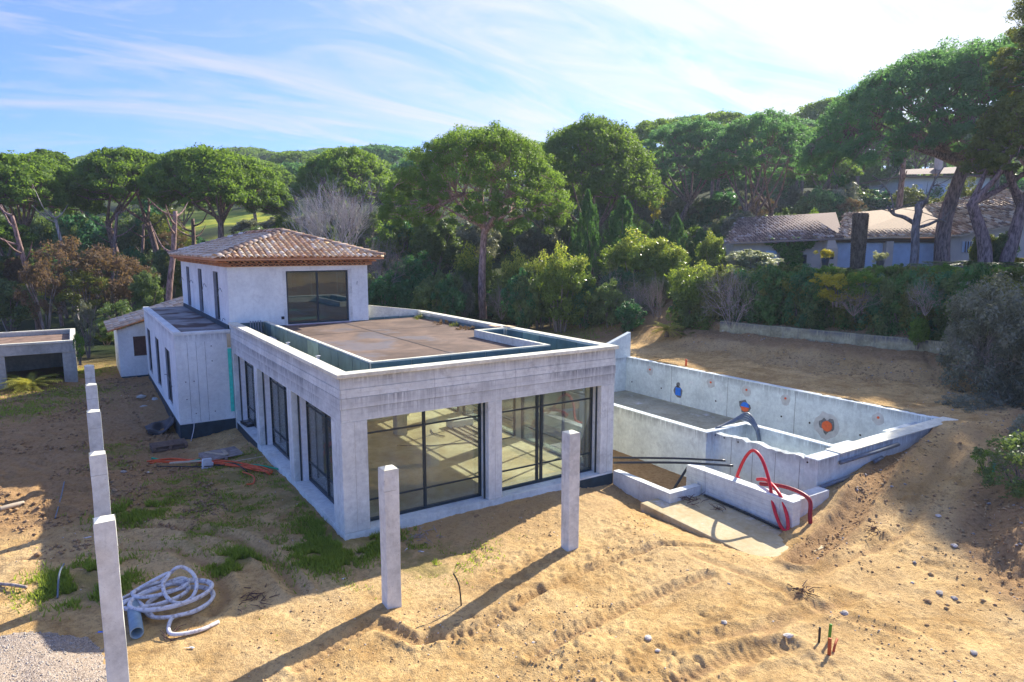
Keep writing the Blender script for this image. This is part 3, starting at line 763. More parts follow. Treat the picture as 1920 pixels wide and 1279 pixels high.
# upper storey
U = 5.83; UZ = 6.2; YE = 26.8
def walls_with_holes(x0, x1, y0, y1, z0, z1, t, holes, m, name='wall'):
    """four walls of a box; holes = list of (side, a0, a1, za, zb)"""
    for side in 'FBLR':
        a0, a1 = (x0, x1) if side in 'FB' else (y0+t, y1-t)
        hs = sorted([h[1:] for h in holes if h[0] == side]); mb = MB()
        def bx(p, q, za, zb):
            if q-p < 1e-3 or zb-za < 1e-3: return
            if side == 'F': mb.box(p, q, y0, y0+t, za, zb)
            elif side == 'B': mb.box(p, q, y1-t, y1, za, zb)
            elif side == 'L': mb.box(x0, x0+t, p, q, za, zb)
            else: mb.box(x1-t, x1, p, q, za, zb)
        c = a0
        for h0, h1, za, zb in hs:
            bx(c, h0, z0, z1); bx(h0, h1, z0, za); bx(h0, h1, zb, z1); c = h1
        bx(c, a1, z0, z1)
        P_(name, mb, m)
slots = [(15.35, 16.55), (19.65, 20.80), (23.7, 24.85)]
walls_with_holes(0, U, LY, YE, 3.75, UZ, .3, [('F', 2.28, 4.95, 3.76, 6.0)]+[('L', a, b, 3.82, 5.95) for a, b in slots]+[('R', a, b, 4.4, 5.8) for a, b in slots]+[('B', 1.5, 3.5, 4.0, 5.9)], M['wallw'])
P_('wall', MB().box(0, U, LY+.001, YE, -.7, 2.98).box(U, W-.02, 13.3, 13.6, -.7, 3.49), M['conc2'])
P_('upper_floor', MB().box(.3, U-.3, LY+.3, YE-.3, 3.70, 3.77), M['plasterd'])
P_('lower_slab', MB().box(.0, U, LY+.002, YE-.002, 2.98, 3.70), M['conc2'])
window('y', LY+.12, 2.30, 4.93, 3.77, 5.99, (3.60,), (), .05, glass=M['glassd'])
for a, b in slots:
    window('x', .15, a, b, 3.82, 5.94, (), (), .07, .06, glass=M['glassd']); P_('reveal', MB().box(.004, .118, b-.012, b, 3.83, 5.94), M['revealm']); window('x', U-.2, a, b, 4.4, 5.79, (), (), .05, .06)  # thin liner on the far jamb carries the painted shade of the slot
P_('sill', MB().box(2.2, 5.0, LY-.14, LY, DZ, DZ+.03), simple('pink_sill', (.42, .30, .32), .7))
P_('wall_socket', MB().box(2.02, 2.14, LY-.012, LY, 4.0, 4.12), M['black'])
P_('patched_plaster', MB().box(4.96, 5.1, LY-.006, LY, 3.8, 6.05).box(2.14, 2.27, LY-.006, LY, 3.8, 6.0), M['conc2'])
def wire(p, q, bow=.25):
    p = np.array(p, float); q = np.array(q, float); m = (p+q)/2+[0, 0, bow]
    P_('cable_end', MB().tube(spline([p, m, q], 6), .012, 5), M['greypipe'], smooth=True)
for y in (14.5, 18.4, 22.5, 26): wire((-.02, y, 5.15), (-.25, y-.35, 5.0))
wire((-.02, 14.2, 4.0), (-.2, 13.8, 4.0), .1)
wire((5.35, LY-.01, 5.5), (5.30, LY-.1, 5.35), .03)

# hipped canal-tile roof
def tile_proto(mat_):
    vs = []; fs = []; n = 5; Lt = .46
    for j, (yy, r, zz) in enumerate(((0, .108, .012), (Lt, .086, -.010))):
        for ro in (r, r-.014):
            for k in range(n+1):
                a = PI*k/n; vs.append((-ro*math.cos(a), yy, ro*math.sin(a)*.85+zz))
    q = n+1
    for k in range(n):
        fs.append((k, k+1, 2*q+k+1, 2*q+k)); fs.append((q+k+1, q+k, 3*q+k, 3*q+k+1)); fs.append((k, q+k, q+k+1, k+1))
    return vs, fs
TV, TF = tile_proto(None); TVn = np.array(TV)
tile_me = bpy.data.meshes.new('tile'); tile_me.from_pydata(TV, [], TF); tile_me.materials.append(M['tile']); tile_me.update()
for p in tile_me.polygons: p.use_smooth = True
def slope_tiles(origin, ex, ey, ez, width, length, lines, parent, step=.265, row=.36, indiv=0, mat_=None, jit=.02, pan=True):
    """rows of cover tiles on a slope: ex along the eave, ey up the slope, ez normal; lines(x) = (y0, y1) extent up the slope"""
    ex, ey, ez, o = map(lambda q: np.array(q, float), (ex, ey, ez, origin))
    n = int(width/step); place = []
    for i in range(n+1):
        x = i*step+(width-n*step)/2
        y0, y1 = lines(x)
        y = y0
        while y < y1-.12:
            place.append((x+rnd.uniform(-jit, jit)*.5, y+rnd.uniform(-jit, jit), rnd.uniform(-.03, .03))); y += row
    big = place[:indiv] if indiv >= 0 else place
    rest_v = []; rest_f = []
    for c, (x, y, a) in enumerate(place):
        p = o+ex*x+ey*y+ez*.03
        if c < indiv:
            t = bpy.data.objects.new('tile', tile_me); C.objects.link(t); t.parent = parent
            from mathutils import Matrix
            cx = ex*math.cos(a)+ey*math.sin(a); cy = ey*math.cos(a)-ex*math.sin(a)
            m = Matrix(((cx[0], cy[0], ez[0], p[0]), (cx[1], cy[1], ez[1], p[1]), (cx[2], cy[2], ez[2], p[2]), (0, 0, 0, 1)))
            t.matrix_local = m
        else:
            b = len(rest_v)*len(TVn)
            ca, sa = math.cos(a), math.sin(a)
            q = TVn.copy(); xx = q[:, 0]*ca-q[:, 1]*sa; yy = q[:, 0]*sa+q[:, 1]*ca
            rest_v.append(p+xx[:, None]*ex+yy[:, None]*ey+q[:, 2:3]*ez)
            rest_f += [tuple(k+b for k in f) for f in TF]
    if rest_v:
        mb = MB(); mb.v = np.vstack(rest_v).tolist(); mb.f = rest_f
        o2 = mb.build('tile_rows', mat_ or M['tile'], parent, world=False, smooth=True); o2['kind'] = 'stuff'
RX0, RX1, RY0, RY1, RZ, RP = -.5, 6.42, 12.70, 27.3, 6.52, 7.62
def hip():
    cx = (RX0+RX1)/2; hw = (RX1-RX0)/2; rise = RP-RZ; Lq = math.hypot(hw, rise)
    yr0, yr1 = RY0+hw, RY1-hw
    mb = MB(); t = .06
    mb.add([(RX0, RY0, RZ), (RX1, RY0, RZ), (RX1, RY1, RZ), (RX0, RY1, RZ), (cx, yr0, RP), (cx, yr1, RP), (RX0, RY0, RZ-t), (RX1, RY0, RZ-t), (RX1, RY1, RZ-t), (RX0, RY1, RZ-t)],
           [(0, 1, 4), (1, 2, 5, 4), (2, 3, 5), (3, 0, 4, 5), (6, 9, 8, 7), (0, 6, 7, 1), (1, 7, 8, 2), (2, 8, 9, 3), (3, 9, 6, 0)])
    P_('roof', mb, M['genoise'])
    nz = hw/Lq; nh = rise/Lq
    # front slope
    slope_tiles((RX0, RY0-.04, RZ), (1, 0, 0), (0, hw/Lq, rise/Lq), (0, -nh, nz), 2*hw, Lq, lambda x: (0, Lq*(1-abs(x-hw)/hw)-.05), villa, indiv=150)
    # west slope (towards the left), from the near end
    Ly = RY1-RY0
    slope_tiles((RX0-.04, RY0, RZ), (0, 1, 0), (hw/Lq, 0, rise/Lq), (-nh, 0, nz), Ly, Lq, lambda y: (0, Lq*min(1, y/hw, (Ly-y)/hw)-.05), villa, indiv=150)
    slope_tiles((RX1+.04, RY1, RZ), (0, -1, 0), (-hw/Lq, 0, rise/Lq), (nh, 0, nz), Ly, Lq, lambda y: (0, Lq*min(1, y/hw, (Ly-y)/hw)-.05), villa)
    slope_tiles((RX1, RY1+.04, RZ), (-1, 0, 0), (0, -hw/Lq, rise/Lq), (0, nh, nz), 2*hw, Lq, lambda x: (0, Lq*(1-abs(x-hw)/hw)-.05), villa)
    # hip and ridge tiles
    def ridge(a, b):
        a = np.array(a, float); b = np.array(b, float); d = b-a; l = np.linalg.norm(d); d /= l
        r = np.cross(d, (0, 0, 1)); r /= np.linalg.norm(r); u = np.cross(r, d)
        n = int(l/.36); vv = []; ff = []
        for i in range(n+1):
            q = TVn*[1.35, 1.0, 1.25]; p = a+d*(i*.36)+u*.05; vv.append(p+q[:, :1]*r+q[:, 1:2]*d+q[:, 2:3]*u)
            ff += [tuple(k+i*len(TVn) for k in f) for f in TF]
        mb = MB(); mb.v = np.vstack(vv).tolist(); mb.f = ff
        P_('hip_tiles', mb, M['tileold'], smooth=True)['kind'] = 'stuff'
    for a, b in (((RX0, RY0), (cx, yr0)), ((RX1, RY0), (cx, yr0)), ((RX0, RY1), (cx, yr1)), ((RX1, RY1), (cx, yr1))):
        ridge((*a, RZ+.05), (*b, RP+.06))
    ridge((cx, yr0, RP+.06), (cx, yr1, RP+.06))
    # two courses of corbelled eave tiles with bedding between them
    mb = MB(); n = 6
    def arc(cx_, cy_, cz, ax, r, depth, out):
        vs = []; fs = []
        for j in (0, 1):
            for ro in (r, r-.018):
                for k in range(n+1):
                    a = PI*k/n; s_ = -ro*math.cos(a); z_ = ro*math.sin(a)*.8
                    d_ = depth*j
                    vs.append((cx_+(s_ if ax == 'x' else out*d_), cy_+(s_ if ax == 'y' else out*d_), cz+z_))
        q = n+1
        for k in range(n): fs += [(k, k+1, 2*q+k+1, 2*q+k), (q+k+1, q+k, 3*q+k, 3*q+k+1), (k, q+k, q+k+1, k+1)]
        mb.add(vs, fs)
    for lvl, (off, z) in enumerate(((.16, 6.22), (.34, 6.36))):
        x = -off+.1
        sh = .11 if lvl else 0
        i = 0
        while -off+.11+i*.22+sh < U+off-.05:
            arc(-off+.11+i*.22+sh, LY-off, z, 'x', .108, .3, 1); arc(-off+.11+i*.22+sh, YE+off, z, 'x', .108, .3, -1); i += 1
        i = 0
        while LY-off+.11+i*.22+sh < YE+off-.05:
            arc(-off, LY-off+.11+i*.22+sh, z, 'y', .108, .3, 1); arc(U+off, LY-off+.11+i*.22+sh, z, 'y', .108, .3, -1); i += 1
    o = P_('eave_tiles', mb, M['genoise'], smooth=False); o['kind'] = 'stuff'
    mb = MB()
    for off, z in ((.06, 6.20), (.17, 6.315), (.36, 6.455)):
        mb.box(-off, U+off, LY-off, LY+.1, z, z+.022).box(-off, .1, LY+.1, YE+off, z, z+.022).box(U-.1, U+off, LY+.1, YE+off, z, z+.022)
    P_('eave_bedding', mb, M['genoise']); P_('eave_core', MB().box(-.05, U+.05, LY-.05, YE+.05, 6.225, 6.45), M['brown'])  # dark core paints the shade in the hollows between the eave tiles
hip()

# lower wing on the left
WX = -2.05; WT = 3.72
walls_with_holes(WX, -.002, LY+.002, 26.4, .06, WT-.1, .28, [('L', 15.25, 16.9, .38, 2.72), ('L', 19.45, 21.05, .38, 2.72), ('L', 23.6, 25.2, .38, 2.72)], M['wallw'], 'wing_wall')
P_('wing_coping', MB().box(WX-.03, WX+.25, LY-.03, 26.4, WT-.1, WT+.02).box(WX+.25, -.01, LY-.03, LY+.2, WT-.1, WT-.01), M['wallw'], bevel=.01)
P_('wing_deck', MB().box(WX+.25, -.003, LY+.2, 26.4, WT-.35, WT-.05), M['deck2'])
P_('wing_base', MB().box(WX-.012, .0, LY-.012, 26.3, -.95, .06), M['dark'])
P_('wing_floor', MB().box(WX+.28, -.28, LY+.28, 26.1, .06, .1), M['plasterd'])
P_('upstand', MB().box(-.06, -.004, LY+.2, 26.4, WT-.05, WT+.14), M['dark'])
P_('expansion_strip', MB().box(-.16, -.02, LY-.03, LY-.014, .36, 2.95), M['turq'])
P_('rust_stain_patch', MB().box(-.16, -.02, LY-.008, LY-.002, 3.0, 3.55), concrete('stained_corner', (.45, .33, .18), (.6, .5, .36)))
for a, b in ((15.25, 16.9), (19.45, 21.05), (23.6, 25.2)): P_('reveal', MB().box(WX+.004, WX+.06, b-.012, b, .39, 2.71), M['revealm']); window('x', WX+.09, a, b, .38, 2.71, ((a+b)/2,), (), .09, .07, glass=M['glassd'])  # same shade-coloured liner on the far jamb of each wing opening
wire((WX-.02, 14.9, 1.3), (WX-.3, 14.6, 1.9), .2)
P_('cable_end', MB().tube(spline([(-1.55, LY-.02, .25), (-1.6, LY-.2, -.1), (-1.75, LY-.35, -.55)], 6), .014, 5), M['white'], smooth=True)
for z in (.45, 1.05, 1.75, 2.5, 3.1):
    for x in (-1.75, -1.45, -.75):
        if rnd.random() < .6: P_('tie_hole', MB().tube([(x, LY-.004, z), (x, LY+.01, z)], .022, 8), M['black'])
for x in (-1.62, -1.3, -.98): P_('panel_joint', MB().box(x-.004, x+.004, LY-.0035, LY, .1, 3.3), M['black'])

# extension under a tiled lean-to roof beyond the wing
hut = villa
ex_ = MB().box(-3.35, 1.5, 27.1, 27.35, -.1, 2.35).box(-3.35, -3.1, 27.35, 31.5, -.1, 2.35)
P_('extension_wall', MB().box(-3.35, -2.62, 27.1, 27.3, -.15, 2.4).box(-2.0, 1.6, 27.1, 27.3, -.15, 2.4).box(-2.62, -2.0, 27.1, 27.3, -.15, .95).box(-2.62, -2.0, 27.1, 27.3, 2.05, 2.4).box(-3.35, -3.1, 27.3, 31.5, -.15, 2.4), M['wallw'])
P_('extension_gable', MB().add([(-3.35, 27.1, 2.4), (1.6, 27.1, 2.4), (1.6, 27.1, 3.9), (-3.35, 27.1, 2.45), (-3.35, 27.3, 2.4), (1.6, 27.3, 2.4), (1.6, 27.3, 3.9), (-3.35, 27.3, 2.45)],
      [(0, 1, 2, 3), (7, 6, 5, 4), (3, 2, 6, 7), (0, 4, 5, 1)]), M['wallw'])
P_('extension_window', MB().box(-2.62, -2.0, 27.18, 27.24, .95, 2.05), M['brown'])
P_('extension_base', MB().box(-3.3, -2.0, 27.05, 27.5, -.7, -.15), M['dark'])
exl = math.hypot(5.4, 1.65); exx = (5.4/exl, 0, 1.65/exl)
P_('extension_roof', MB().hexa([(-3.8, 26.75, 2.40), (1.6, 26.75, 4.05), (1.6, 31.6, 4.05), (-3.8, 31.6, 2.40), (-3.8, 26.75, 2.46), (1.6, 26.75, 4.11), (1.6, 31.6, 4.11), (-3.8, 31.6, 2.46)]), M['genoise'])
slope_tiles((-3.8, 31.6, 2.46), (0, -1, 0), exx, (-exx[2], 0, exx[0]), 4.9, exl, lambda y: (0, exl-.1), villa)

# ------------------------------------------------------------------ swimming pool shell
pool = thing('pool_shell', 'empty grey concrete swimming pool with capped wall pipes and a balance tank', 'pool', (15.6, 3.3, -.75))
def Q(name, mb, m, **k): return mb.build(name, m, pool, **k)
PT = 1.1; PB = -1.5
Q('far_wall', MB().box(19.65, 19.93, -4.42, 11.35, PB, PT), M['pool'], bevel=.01)
Q('near_wall', MB().box(11.55, 11.80, -1.23, 11.35, PB, PT), M['pool'], bevel=.01)
Q('end_wall', MB().box(11.95, 19.93, -4.86, -4.422, PB, PT), M['pool'], bevel=.01)
Q('end_coping', MB().box(13.0, 20.0, -4.90, -4.40, PT+.002, PT+.03), M['coping'], bevel=.005)
# tank wall with a broken top edge
tk = MB(); ys = np.linspace(-4.42, -1.23, 22); hs = [PT-.02-.07*S(.35, .65, fbm(np.array(k*.5), np.array(0.), 2, 8)) for k in range(22)]
for k in range(21): tk.hexa([(11.95, ys[k], PB), (12.2, ys[k], PB), (12.2, ys[k+1], PB), (11.95, ys[k+1], PB), (11.95, ys[k], hs[k]), (12.2, ys[k], hs[k]), (12.2, ys[k+1], hs[k+1]), (11.95, ys[k+1], hs[k+1])])
Q('tank_wall', tk, M['pool'])
Q('cross_wall', MB().box(11.805, 13.75, -1.23, -.98, PB, PT-.003), M['pool'], bevel=.01)
Q('cross_wall', MB().box(13.5, 13.75, -4.42, -1.232, PB, PT-.003), M['pool'], bevel=.01)
Q('pool_floor', MB().box(11.8, 19.65, -.98, 11.35, -1.0, -.75).box(13.75, 19.65, -4.42, -.982, -1.0, -.75), M['slab'])
Q('tank_floor', MB().box(12.2, 13.5, -4.42, -1.23, -1.4, -1.1), M['slab'])
Q('raking_end_wall', MB().hexa([(12.5, 11.352, PB), (19.93, 11.352, PB), (19.93, 11.62, PB), (12.5, 11.62, PB), (12.5, 11.352, -.1), (19.93, 11.352, 2.42), (19.93, 11.62, 2.42), (12.5, 11.62, -.1)]), M['pool'])
Q('step', MB().box(17.6, 19.64, -4.42, -3.6, -.75, .80), M['pool'], bevel=.01)
Q('step', MB().box(17.2, 19.64, -3.598, -3.1, -.75, .45), M['pool'], bevel=.01)
Q('step', MB().box(14.0, 15.2, -4.42, -3.8, -.75, .9), M['pool'], bevel=.01)
XF = 19.65
def wall_pt(px, py): return at(px, py, x=XF)
def disc(mb, c, r, t, n=20, ir=0, jag=0):
    v = []; f = []
    for k in range(n):
        a = 2*PI*k/n; rr = r*(1+jag*rnd.uniform(-1, 1))
        v.append((XF-t, c[1]+rr*math.cos(a), c[2]+rr*math.sin(a))); v.append((XF+.001, c[1]+rr*math.cos(a), c[2]+rr*math.sin(a)))
    f = [(2*k, 2*k+1, 2*((k+1) % n)+1, 2*((k+1) % n)) for k in range(n)]+[tuple(2*k for k in range(n))]
    mb.add(v, f); return mb
scar = simple('chipped_concrete', (.16, .165, .17), .95, 0, .4, 14)
damp = simple('damp_patch', (.50, .51, .49), .9, 0, .15, 5)
c = wall_pt(1272, 733)
Q('pipe_cap', MB().box(XF-.03, XF, c[1]-.17, c[1]+.17, c[2]-.22, c[2]+.16), M['blue'])
Q('chipped_surround', disc(MB(), c+[0, 0, -.03], .31, .008, 9, jag=.2), scar); Q('chipped_surround', disc(MB(), c+[0, 0, .32], .13, .008, 9, jag=.25), scar)
c = wall_pt(1397, 763)
def half(c, r, up, m):
    n = 10; v = [(XF-.03, c[1], c[2])]+[(XF-.03, c[1]+r*math.cos(PI*k/n), c[2]+(1 if up else -1)*r*math.sin(PI*k/n)) for k in range(n+1)]
    b = len(v); v += [(XF, p[1], p[2]) for p in v]
    f = [(0, k+1, k+2) if up else (0, k+2, k+1) for k in range(n)]+[(k+1, k+1+b, k+2+b, k+2) for k in range(n)]
    Q('pipe_cap', MB().add(v, f), m)
half(c, .22, True, M['blue']); half(c, .22, False, M['orange']); Q('chipped_surround', disc(MB(), c, .30, .006, 12, jag=.35), scar)
c = wall_pt(1551, 799); Q('pipe_cap', disc(MB(), c, .215, .04, 20, jag=.05), M['orange']); Q('chipped_surround', disc(MB(), c, .31, .008, 17, jag=.35), scar)
Q('damp_patch', disc(MB(), c, .55, .004, 16, jag=.12), damp)
for px, py in ((1219, 693), (1333, 717), (1400, 731), (1473, 747), (1647, 783)):
    c = wall_pt(px, py); Q('damp_patch', disc(MB(), c+[0, 0, -.05], .24, .004, 14, jag=.15), damp); Q('pipe_stub', disc(MB(), c, .05, .03, 10), M['orange'])
for px, py in ((1185, 716), (1240, 728), (1342, 752), (1465, 781), (1518, 793), (1613, 816)):
    c = wall_pt(px, py); Q('tie_hole', disc(MB(), c, .045, .006, 8, jag=.1), M['black'])
for px in (1258, 1364, 1492): c = wall_pt(px, 740); Q('panel_joint', MB().box(XF-.004, XF, c[1]-.008, c[1]+.008, -.75, PT-.04), scar)
for px, py in ((1341, 816), (1358, 821), (1384, 829), (1514, 867), (1411, 907), (1372, 899), (1538, 880), (1560, 870)):
    c = at(px, py, x=11.95)
    if px < 1520: Q('tie_hole', MB().tube([(11.944, c[1], c[2]), (11.97, c[1], c[2])], .03, 8), M['black'])
for y in (-1.9, -2.7, -3.5, -4.3): Q('panel_joint', MB().box(11.946, 11.95, y-.006, y+.006, -.6, .95), scar)
# hoses hanging in the tank
for k in range(4):
    o_ = .06*k
    Q('grey_hose', MB().tube(spline([(12.2+o_, -1.05, 1.12), (12.9+o_, -1.1, 1.2+o_*.6), (13.3+o_, -1.3, 1.3+o_), (13.35+o_*.6, -1.75, 1.0), (13.3+o_*.5, -1.95, .1), (13.2+o_*.4, -2.1, -.9)], 6), .032, 7), M['greypipe'], smooth=True)

# concrete works between villa and pool
low = thing('garden_kerb', 'low concrete kerb beside the villa corner closing the pipe trench', 'kerb', (8.85, -1.2, -.6))
MB().box(8.69, 8.93, -2.44, 0-.02, -.8, .02).build('kerb_run', M['conc2'], low, bevel=.01)
MB().box(8.932, 9.98, -2.44, -2.20, -.8, .018).build('kerb_run', M['conc2'], low, bevel=.01)
terr = thing('terrace_wall', 'thick low concrete terrace wall in front of the pool tank with red conduit over it', 'wall', (10.2, -3.6, -.6))
tw = MB()
for k, (z0, z1, e) in enumerate([(-.8, -.3, 0), (-.3, -.08, .006), (-.08, .18, 0), (.18, .46, .008)]): tw.box(10.05-e, 10.38, -5.42-e, -1.8, z0, z1)
tw.build('wall_body', M['conc'], terr, bevel=.008)
MB().box(10.382, 11.94, -5.25, -4.9, -.8, .36).build('wall_return', M['conc2'], terr, bevel=.01)
slab = thing('ground_slab', 'sandy concrete slab at the foot of the terrace wall', 'slab', (9, -4, -.6))
sb = MB(); sb.hexa([(8.02, -6.4, -.75), (10.03, -6.4, -.75), (10.03, -1.95, -.75), (8.02, -1.95, -.75), (8.02, -6.4, -.36), (10.03, -6.4, -.36), (10.03, -1.95, -.26), (8.02, -1.95, -.26)])
sb.build('slab_body', M['slabs'], slab, bevel=.02)

def tube_thing(name, label, cat, pts, r, m, n=8, group=None, spl=True, parts=None):
    P = spline(pts, 8) if spl else pts
    c = np.mean(np.array(P), 0); base = (c[0], c[1], min(p[2] for p in P))
    o = MB(); V0 = [np.array(p)-base for p in P]; o.tube(V0, r, n)
    ob = o.build(name, m, None, world=False, smooth=True); ob.location = base
    return props(ob, label, cat, group)
tube_thing('red_conduit', 'bright red corrugated conduit looping up over the terrace wall', 'conduit', [(10.75, -3.15, .32), (10.5, -3.3, .48), (10.55, -3.5, 1.05), (10.5, -3.8, 1.35), (10.42, -4.15, 1.2), (10.3, -4.5, .7), (10.0, -4.9, .15), (9.85, -5.25, -.22), (9.9, -5.4, -.26), (10.0, -5.3, .05), (10.15, -4.95, .5), (10.5, -4.3, .62), (10.6, -3.9, .52)], .045, M['red'])
tube_thing('red_conduit', 'dark red conduit bending down behind the end of the terrace wall', 'conduit', [(10.6, -4.0, .42), (10.7, -4.6, .52), (10.75, -5.1, .50), (10.72, -5.45, .38), (10.62, -5.55, .0), (10.6, -5.6, -.25)], .055, M['darkred'])
tube_thing('dark_pipe', 'long dark pipe lying across the trench, upper one of the pair', 'pipe', [(8.75, .35, .33), (10.2, -1.2, .47), (11.2, -2.3, .52)], .034, M['blackpipe'], group='dark pipes across the trench')
tube_thing('dark_pipe', 'long dark pipe lying across the trench, lower one resting on the terrace wall', 'pipe', [(8.8, .1, .22), (10.0, -1.5, .45), (11.0, -2.75, .52)], .038, M['blackpipe'], group='dark pipes across the trench')
tube_thing('dark_brace', 'slanting dark pipe leaning on the end of the terrace wall', 'pipe', [(9.45, -1.6, -.6), (10.15, -1.75, .35)], .04, M['blackpipe'], spl=False)
tube_thing('dark_pipe', 'dark pipe lying on the slab along the foot of the terrace wall', 'pipe', [(9.95, -2.6, -.22), (9.95, -3.4, -.24), (9.93, -4.4, -.27), (9.85, -5.2, -.28)], .035, M['blackpipe'])
ang = tube_thing
for k, (x0, x1, z, lab, gz) in enumerate([(12.9, 16.0, .88, 'grey pipe fixed high on the outside of the pool end wall, just below its coping', 0), (12.0, 13.7, .34, 'grey pipe fixed low on the pool end wall beside its outer corner', 0), (12.15, 13.0, .05, 'short dark pipe at the earth line under the pool end wall', 0), (14.6, 15.1, .62, 'short grey pipe end poking from the fill under the pool end wall', 0), (18.2, 20.3, .98, 'dark pipe ending past the far corner of the pool', 0)]):
    tube_thing('wall_pipe', lab, 'pipe', [(x0, -4.95-.02*k, z), (x1, -4.97, z+.04)], .055, M['greypipe'] if k != 4 else M['blackpipe'], 12, spl=False, group='pipes along the pool end wall')
# dead leaves/branches on slab
def twigs(name, label, loc, R, n, m, seed, ln=(.15, .4), h=.12, cat='branch'):
    g = random.Random(seed); mb = MB()
    for i in range(n):
        a = g.uniform(0, 2*PI); r = R*g.random(); p = np.array([r*math.cos(a), r*math.sin(a), g.uniform(0, h*.5)])
        b = g.uniform(0, 2*PI); l = g.uniform(*ln)
        q = p+[l*math.cos(b), l*math.sin(b), g.uniform(-.02, h)]; md = (p+q)/2+[g.uniform(-.05, .05), g.uniform(-.05, .05), .02]
        mb.tube([p, md, q], [.012, .009, .004], 4)
    o = mb.build(name, m, None, world=False); o.location = tuple(loc); return props(o, label, cat)
twigs('dead_twigs', 'dark dry twigs heaped on the slab by the terrace wall', (9.35, -2.6, -.26), .4, 26, M['brown'], 3)
twigs('dead_twigs', 'small scatter of dark twigs in the middle of the slab', (9.5, -3.5, -.28), .25, 10, M['brown'], 4)
tube_thing('marker_stake', 'small orange marker stake behind the pool wall', 'stake', [(20.3, 7.7, 1.0), (20.3, 7.7, 1.42)], .05, M['orange'], spl=False)

# ------------------------------------------------------------------ free standing posts
def post(x, y, top, label, group, s=.30, tilt=0):
    z0 = float(T(x, y))-.3
    t = thing('concrete_post', label, 'post', (x, y, z0), group=group)
    g = random.Random(int(x*100+y*10)); h = top-z0; mb = MB(); n = 9
    zs = [h*i/(n-1) for i in range(n)]; ring = []
    for z in zs:
        e = [g.uniform(-.006, .006) for _ in range(4)]
        ring.append([(-s/2+e[0], -s/2+e[1], z), (s/2+e[2], -s/2+e[3], z), (s/2+e[1], s/2+e[0], z), (-s/2+e[3], s/2+e[2], z)])
    v = [p for r in ring for p in r]; f = [(4*i+k, 4*i+(k+1) % 4, 4*i+4+(k+1) % 4, 4*i+4+k) for i in range(n-1) for k in range(4)]
    mb.add(v, f); mb.build('shaft', M['post'], t, world=False, bevel=.008)
    MB().box(-s/2-.003, s/2+.003, -s/2-.003, s/2+.003, h-.43, h-.42).build('form_line', M['garage'], t, world=False)
    mt = MB(); mt.add([(-s/2+.01, -s/2+.01, h), (s/2-.01, -s/2+.01, h), (s/2-.01, s/2-.01, h), (-s/2+.01, s/2-.01, h), (-.05, .02, h+.05), (.08, -.06, h+.02)],
        [(0, 1, 5), (1, 2, 5), (2, 4, 5), (2, 3, 4), (3, 0, 4), (0, 5, 4)])
    mt.build('rough_top', M['coping'], t, world=False); return t
G1 = 'row of posts along the plot beside the villa'; G2 = 'posts in front of the glazed hall'
post(-5.0, -3.55, 2.80, 'tall concrete post beside the coiled white hose, nearest and largest of its row', G1)
post(-4.98, .45, 2.80, 'concrete post second in the row, rising just beyond the one by the hose coil', G1)
post(-4.95, 4.7, 2.80, 'concrete post third in the row, in the middle of the five', G1)
post(-4.92, 8.7, 2.80, 'concrete post fourth in the row, last but one before the open shed', G1)
post(-4.90, 12.6, 2.80, 'smallest concrete post, last of the row towards the shed', G1)
post(-.17, -3.30, 2.67, 'concrete post standing in front of the large left glass bay', G2, .31)
post(4.45, -3.25, 2.68, 'dark stained concrete post in front of the pale right glass bay', G2, .31)

# ------------------------------------------------------------------ open shed
shed = thing('open_shed', 'open fronted concrete shed with flat roof covered in pine litter', 'shed', (-8.5, 27.2, -.6))
def H(name, mb, m, **k): return mb.build(name, m, shed, **k)
H('pillar', MB().box(-5.95, -5.35, 27.1, 27.6, -.7, 1.45), M['garage'], bevel=.01)
H('pillar', MB().box(-8.95, -8.4, 27.1, 27.6, -.7, 1.45), M['garage'], bevel=.01)
H('pillar', MB().box(-12.3, -11.7, 27.1, 27.6, -.7, 1.45), M['garage'], bevel=.01)
H('lintel', MB().box(-12.3, -5.35, 27.05, 27.5, 1.452, 1.98), M['garage'], bevel=.01)
H('side_wall', MB().box(-5.6, -5.35, 27.602, 33.2, -.7, 1.98), M['garage'])
H('back_wall', MB().box(-12.3, -5.602, 32.95, 33.2, -.7, 2.0), M['garage'])
H('side_wall', MB().box(-12.3, -12.05, 27.602, 32.948, -.7, 1.98), M['garage'])
H('parapet', MB().box(-12.35, -5.30, 27.0, 27.25, 1.982, 2.08).box(-12.35, -12.1, 27.252, 33.2, 2.002, 2.08).box(-5.55, -5.30, 27.252, 33.2, 2.002, 2.08).box(-12.1, -5.55, 32.95, 33.2, 2.002, 2.08), M['coping'])
litter = simple('pine_litter', (.20, .13, .09), .95, 0, .5, 3)
H('flat_roof', MB().box(-12.05, -5.6, 27.5, 32.95, 1.55, 1.80), litter)

# ------------------------------------------------------------------ retaining wall below the hedge
rw = thing('garden_wall', 'mossy old rendered retaining wall under the hedge behind the pool', 'wall', (27.8, 5, 1.5))
LW = [(26.9, 11.2), (27.35, 8), (27.8, 5), (28.25, 2), (28.7, -1), (29.2, -4.5)]
for (x0, y0), (x1, y1) in zip(LW[:-1], LW[1:]):
    MB().hexa([(x0, y0, 1.2), (x0+.3, y0, 1.2), (x1+.3, y1+.01, 1.2), (x1, y1+.01, 1.2), (x0, y0, 2.62), (x0+.3, y0, 2.62), (x1+.3, y1+.01, 2.60), (x1, y1+.01, 2.60)]).build('wall_section', M['old'], rw, bevel=.015)

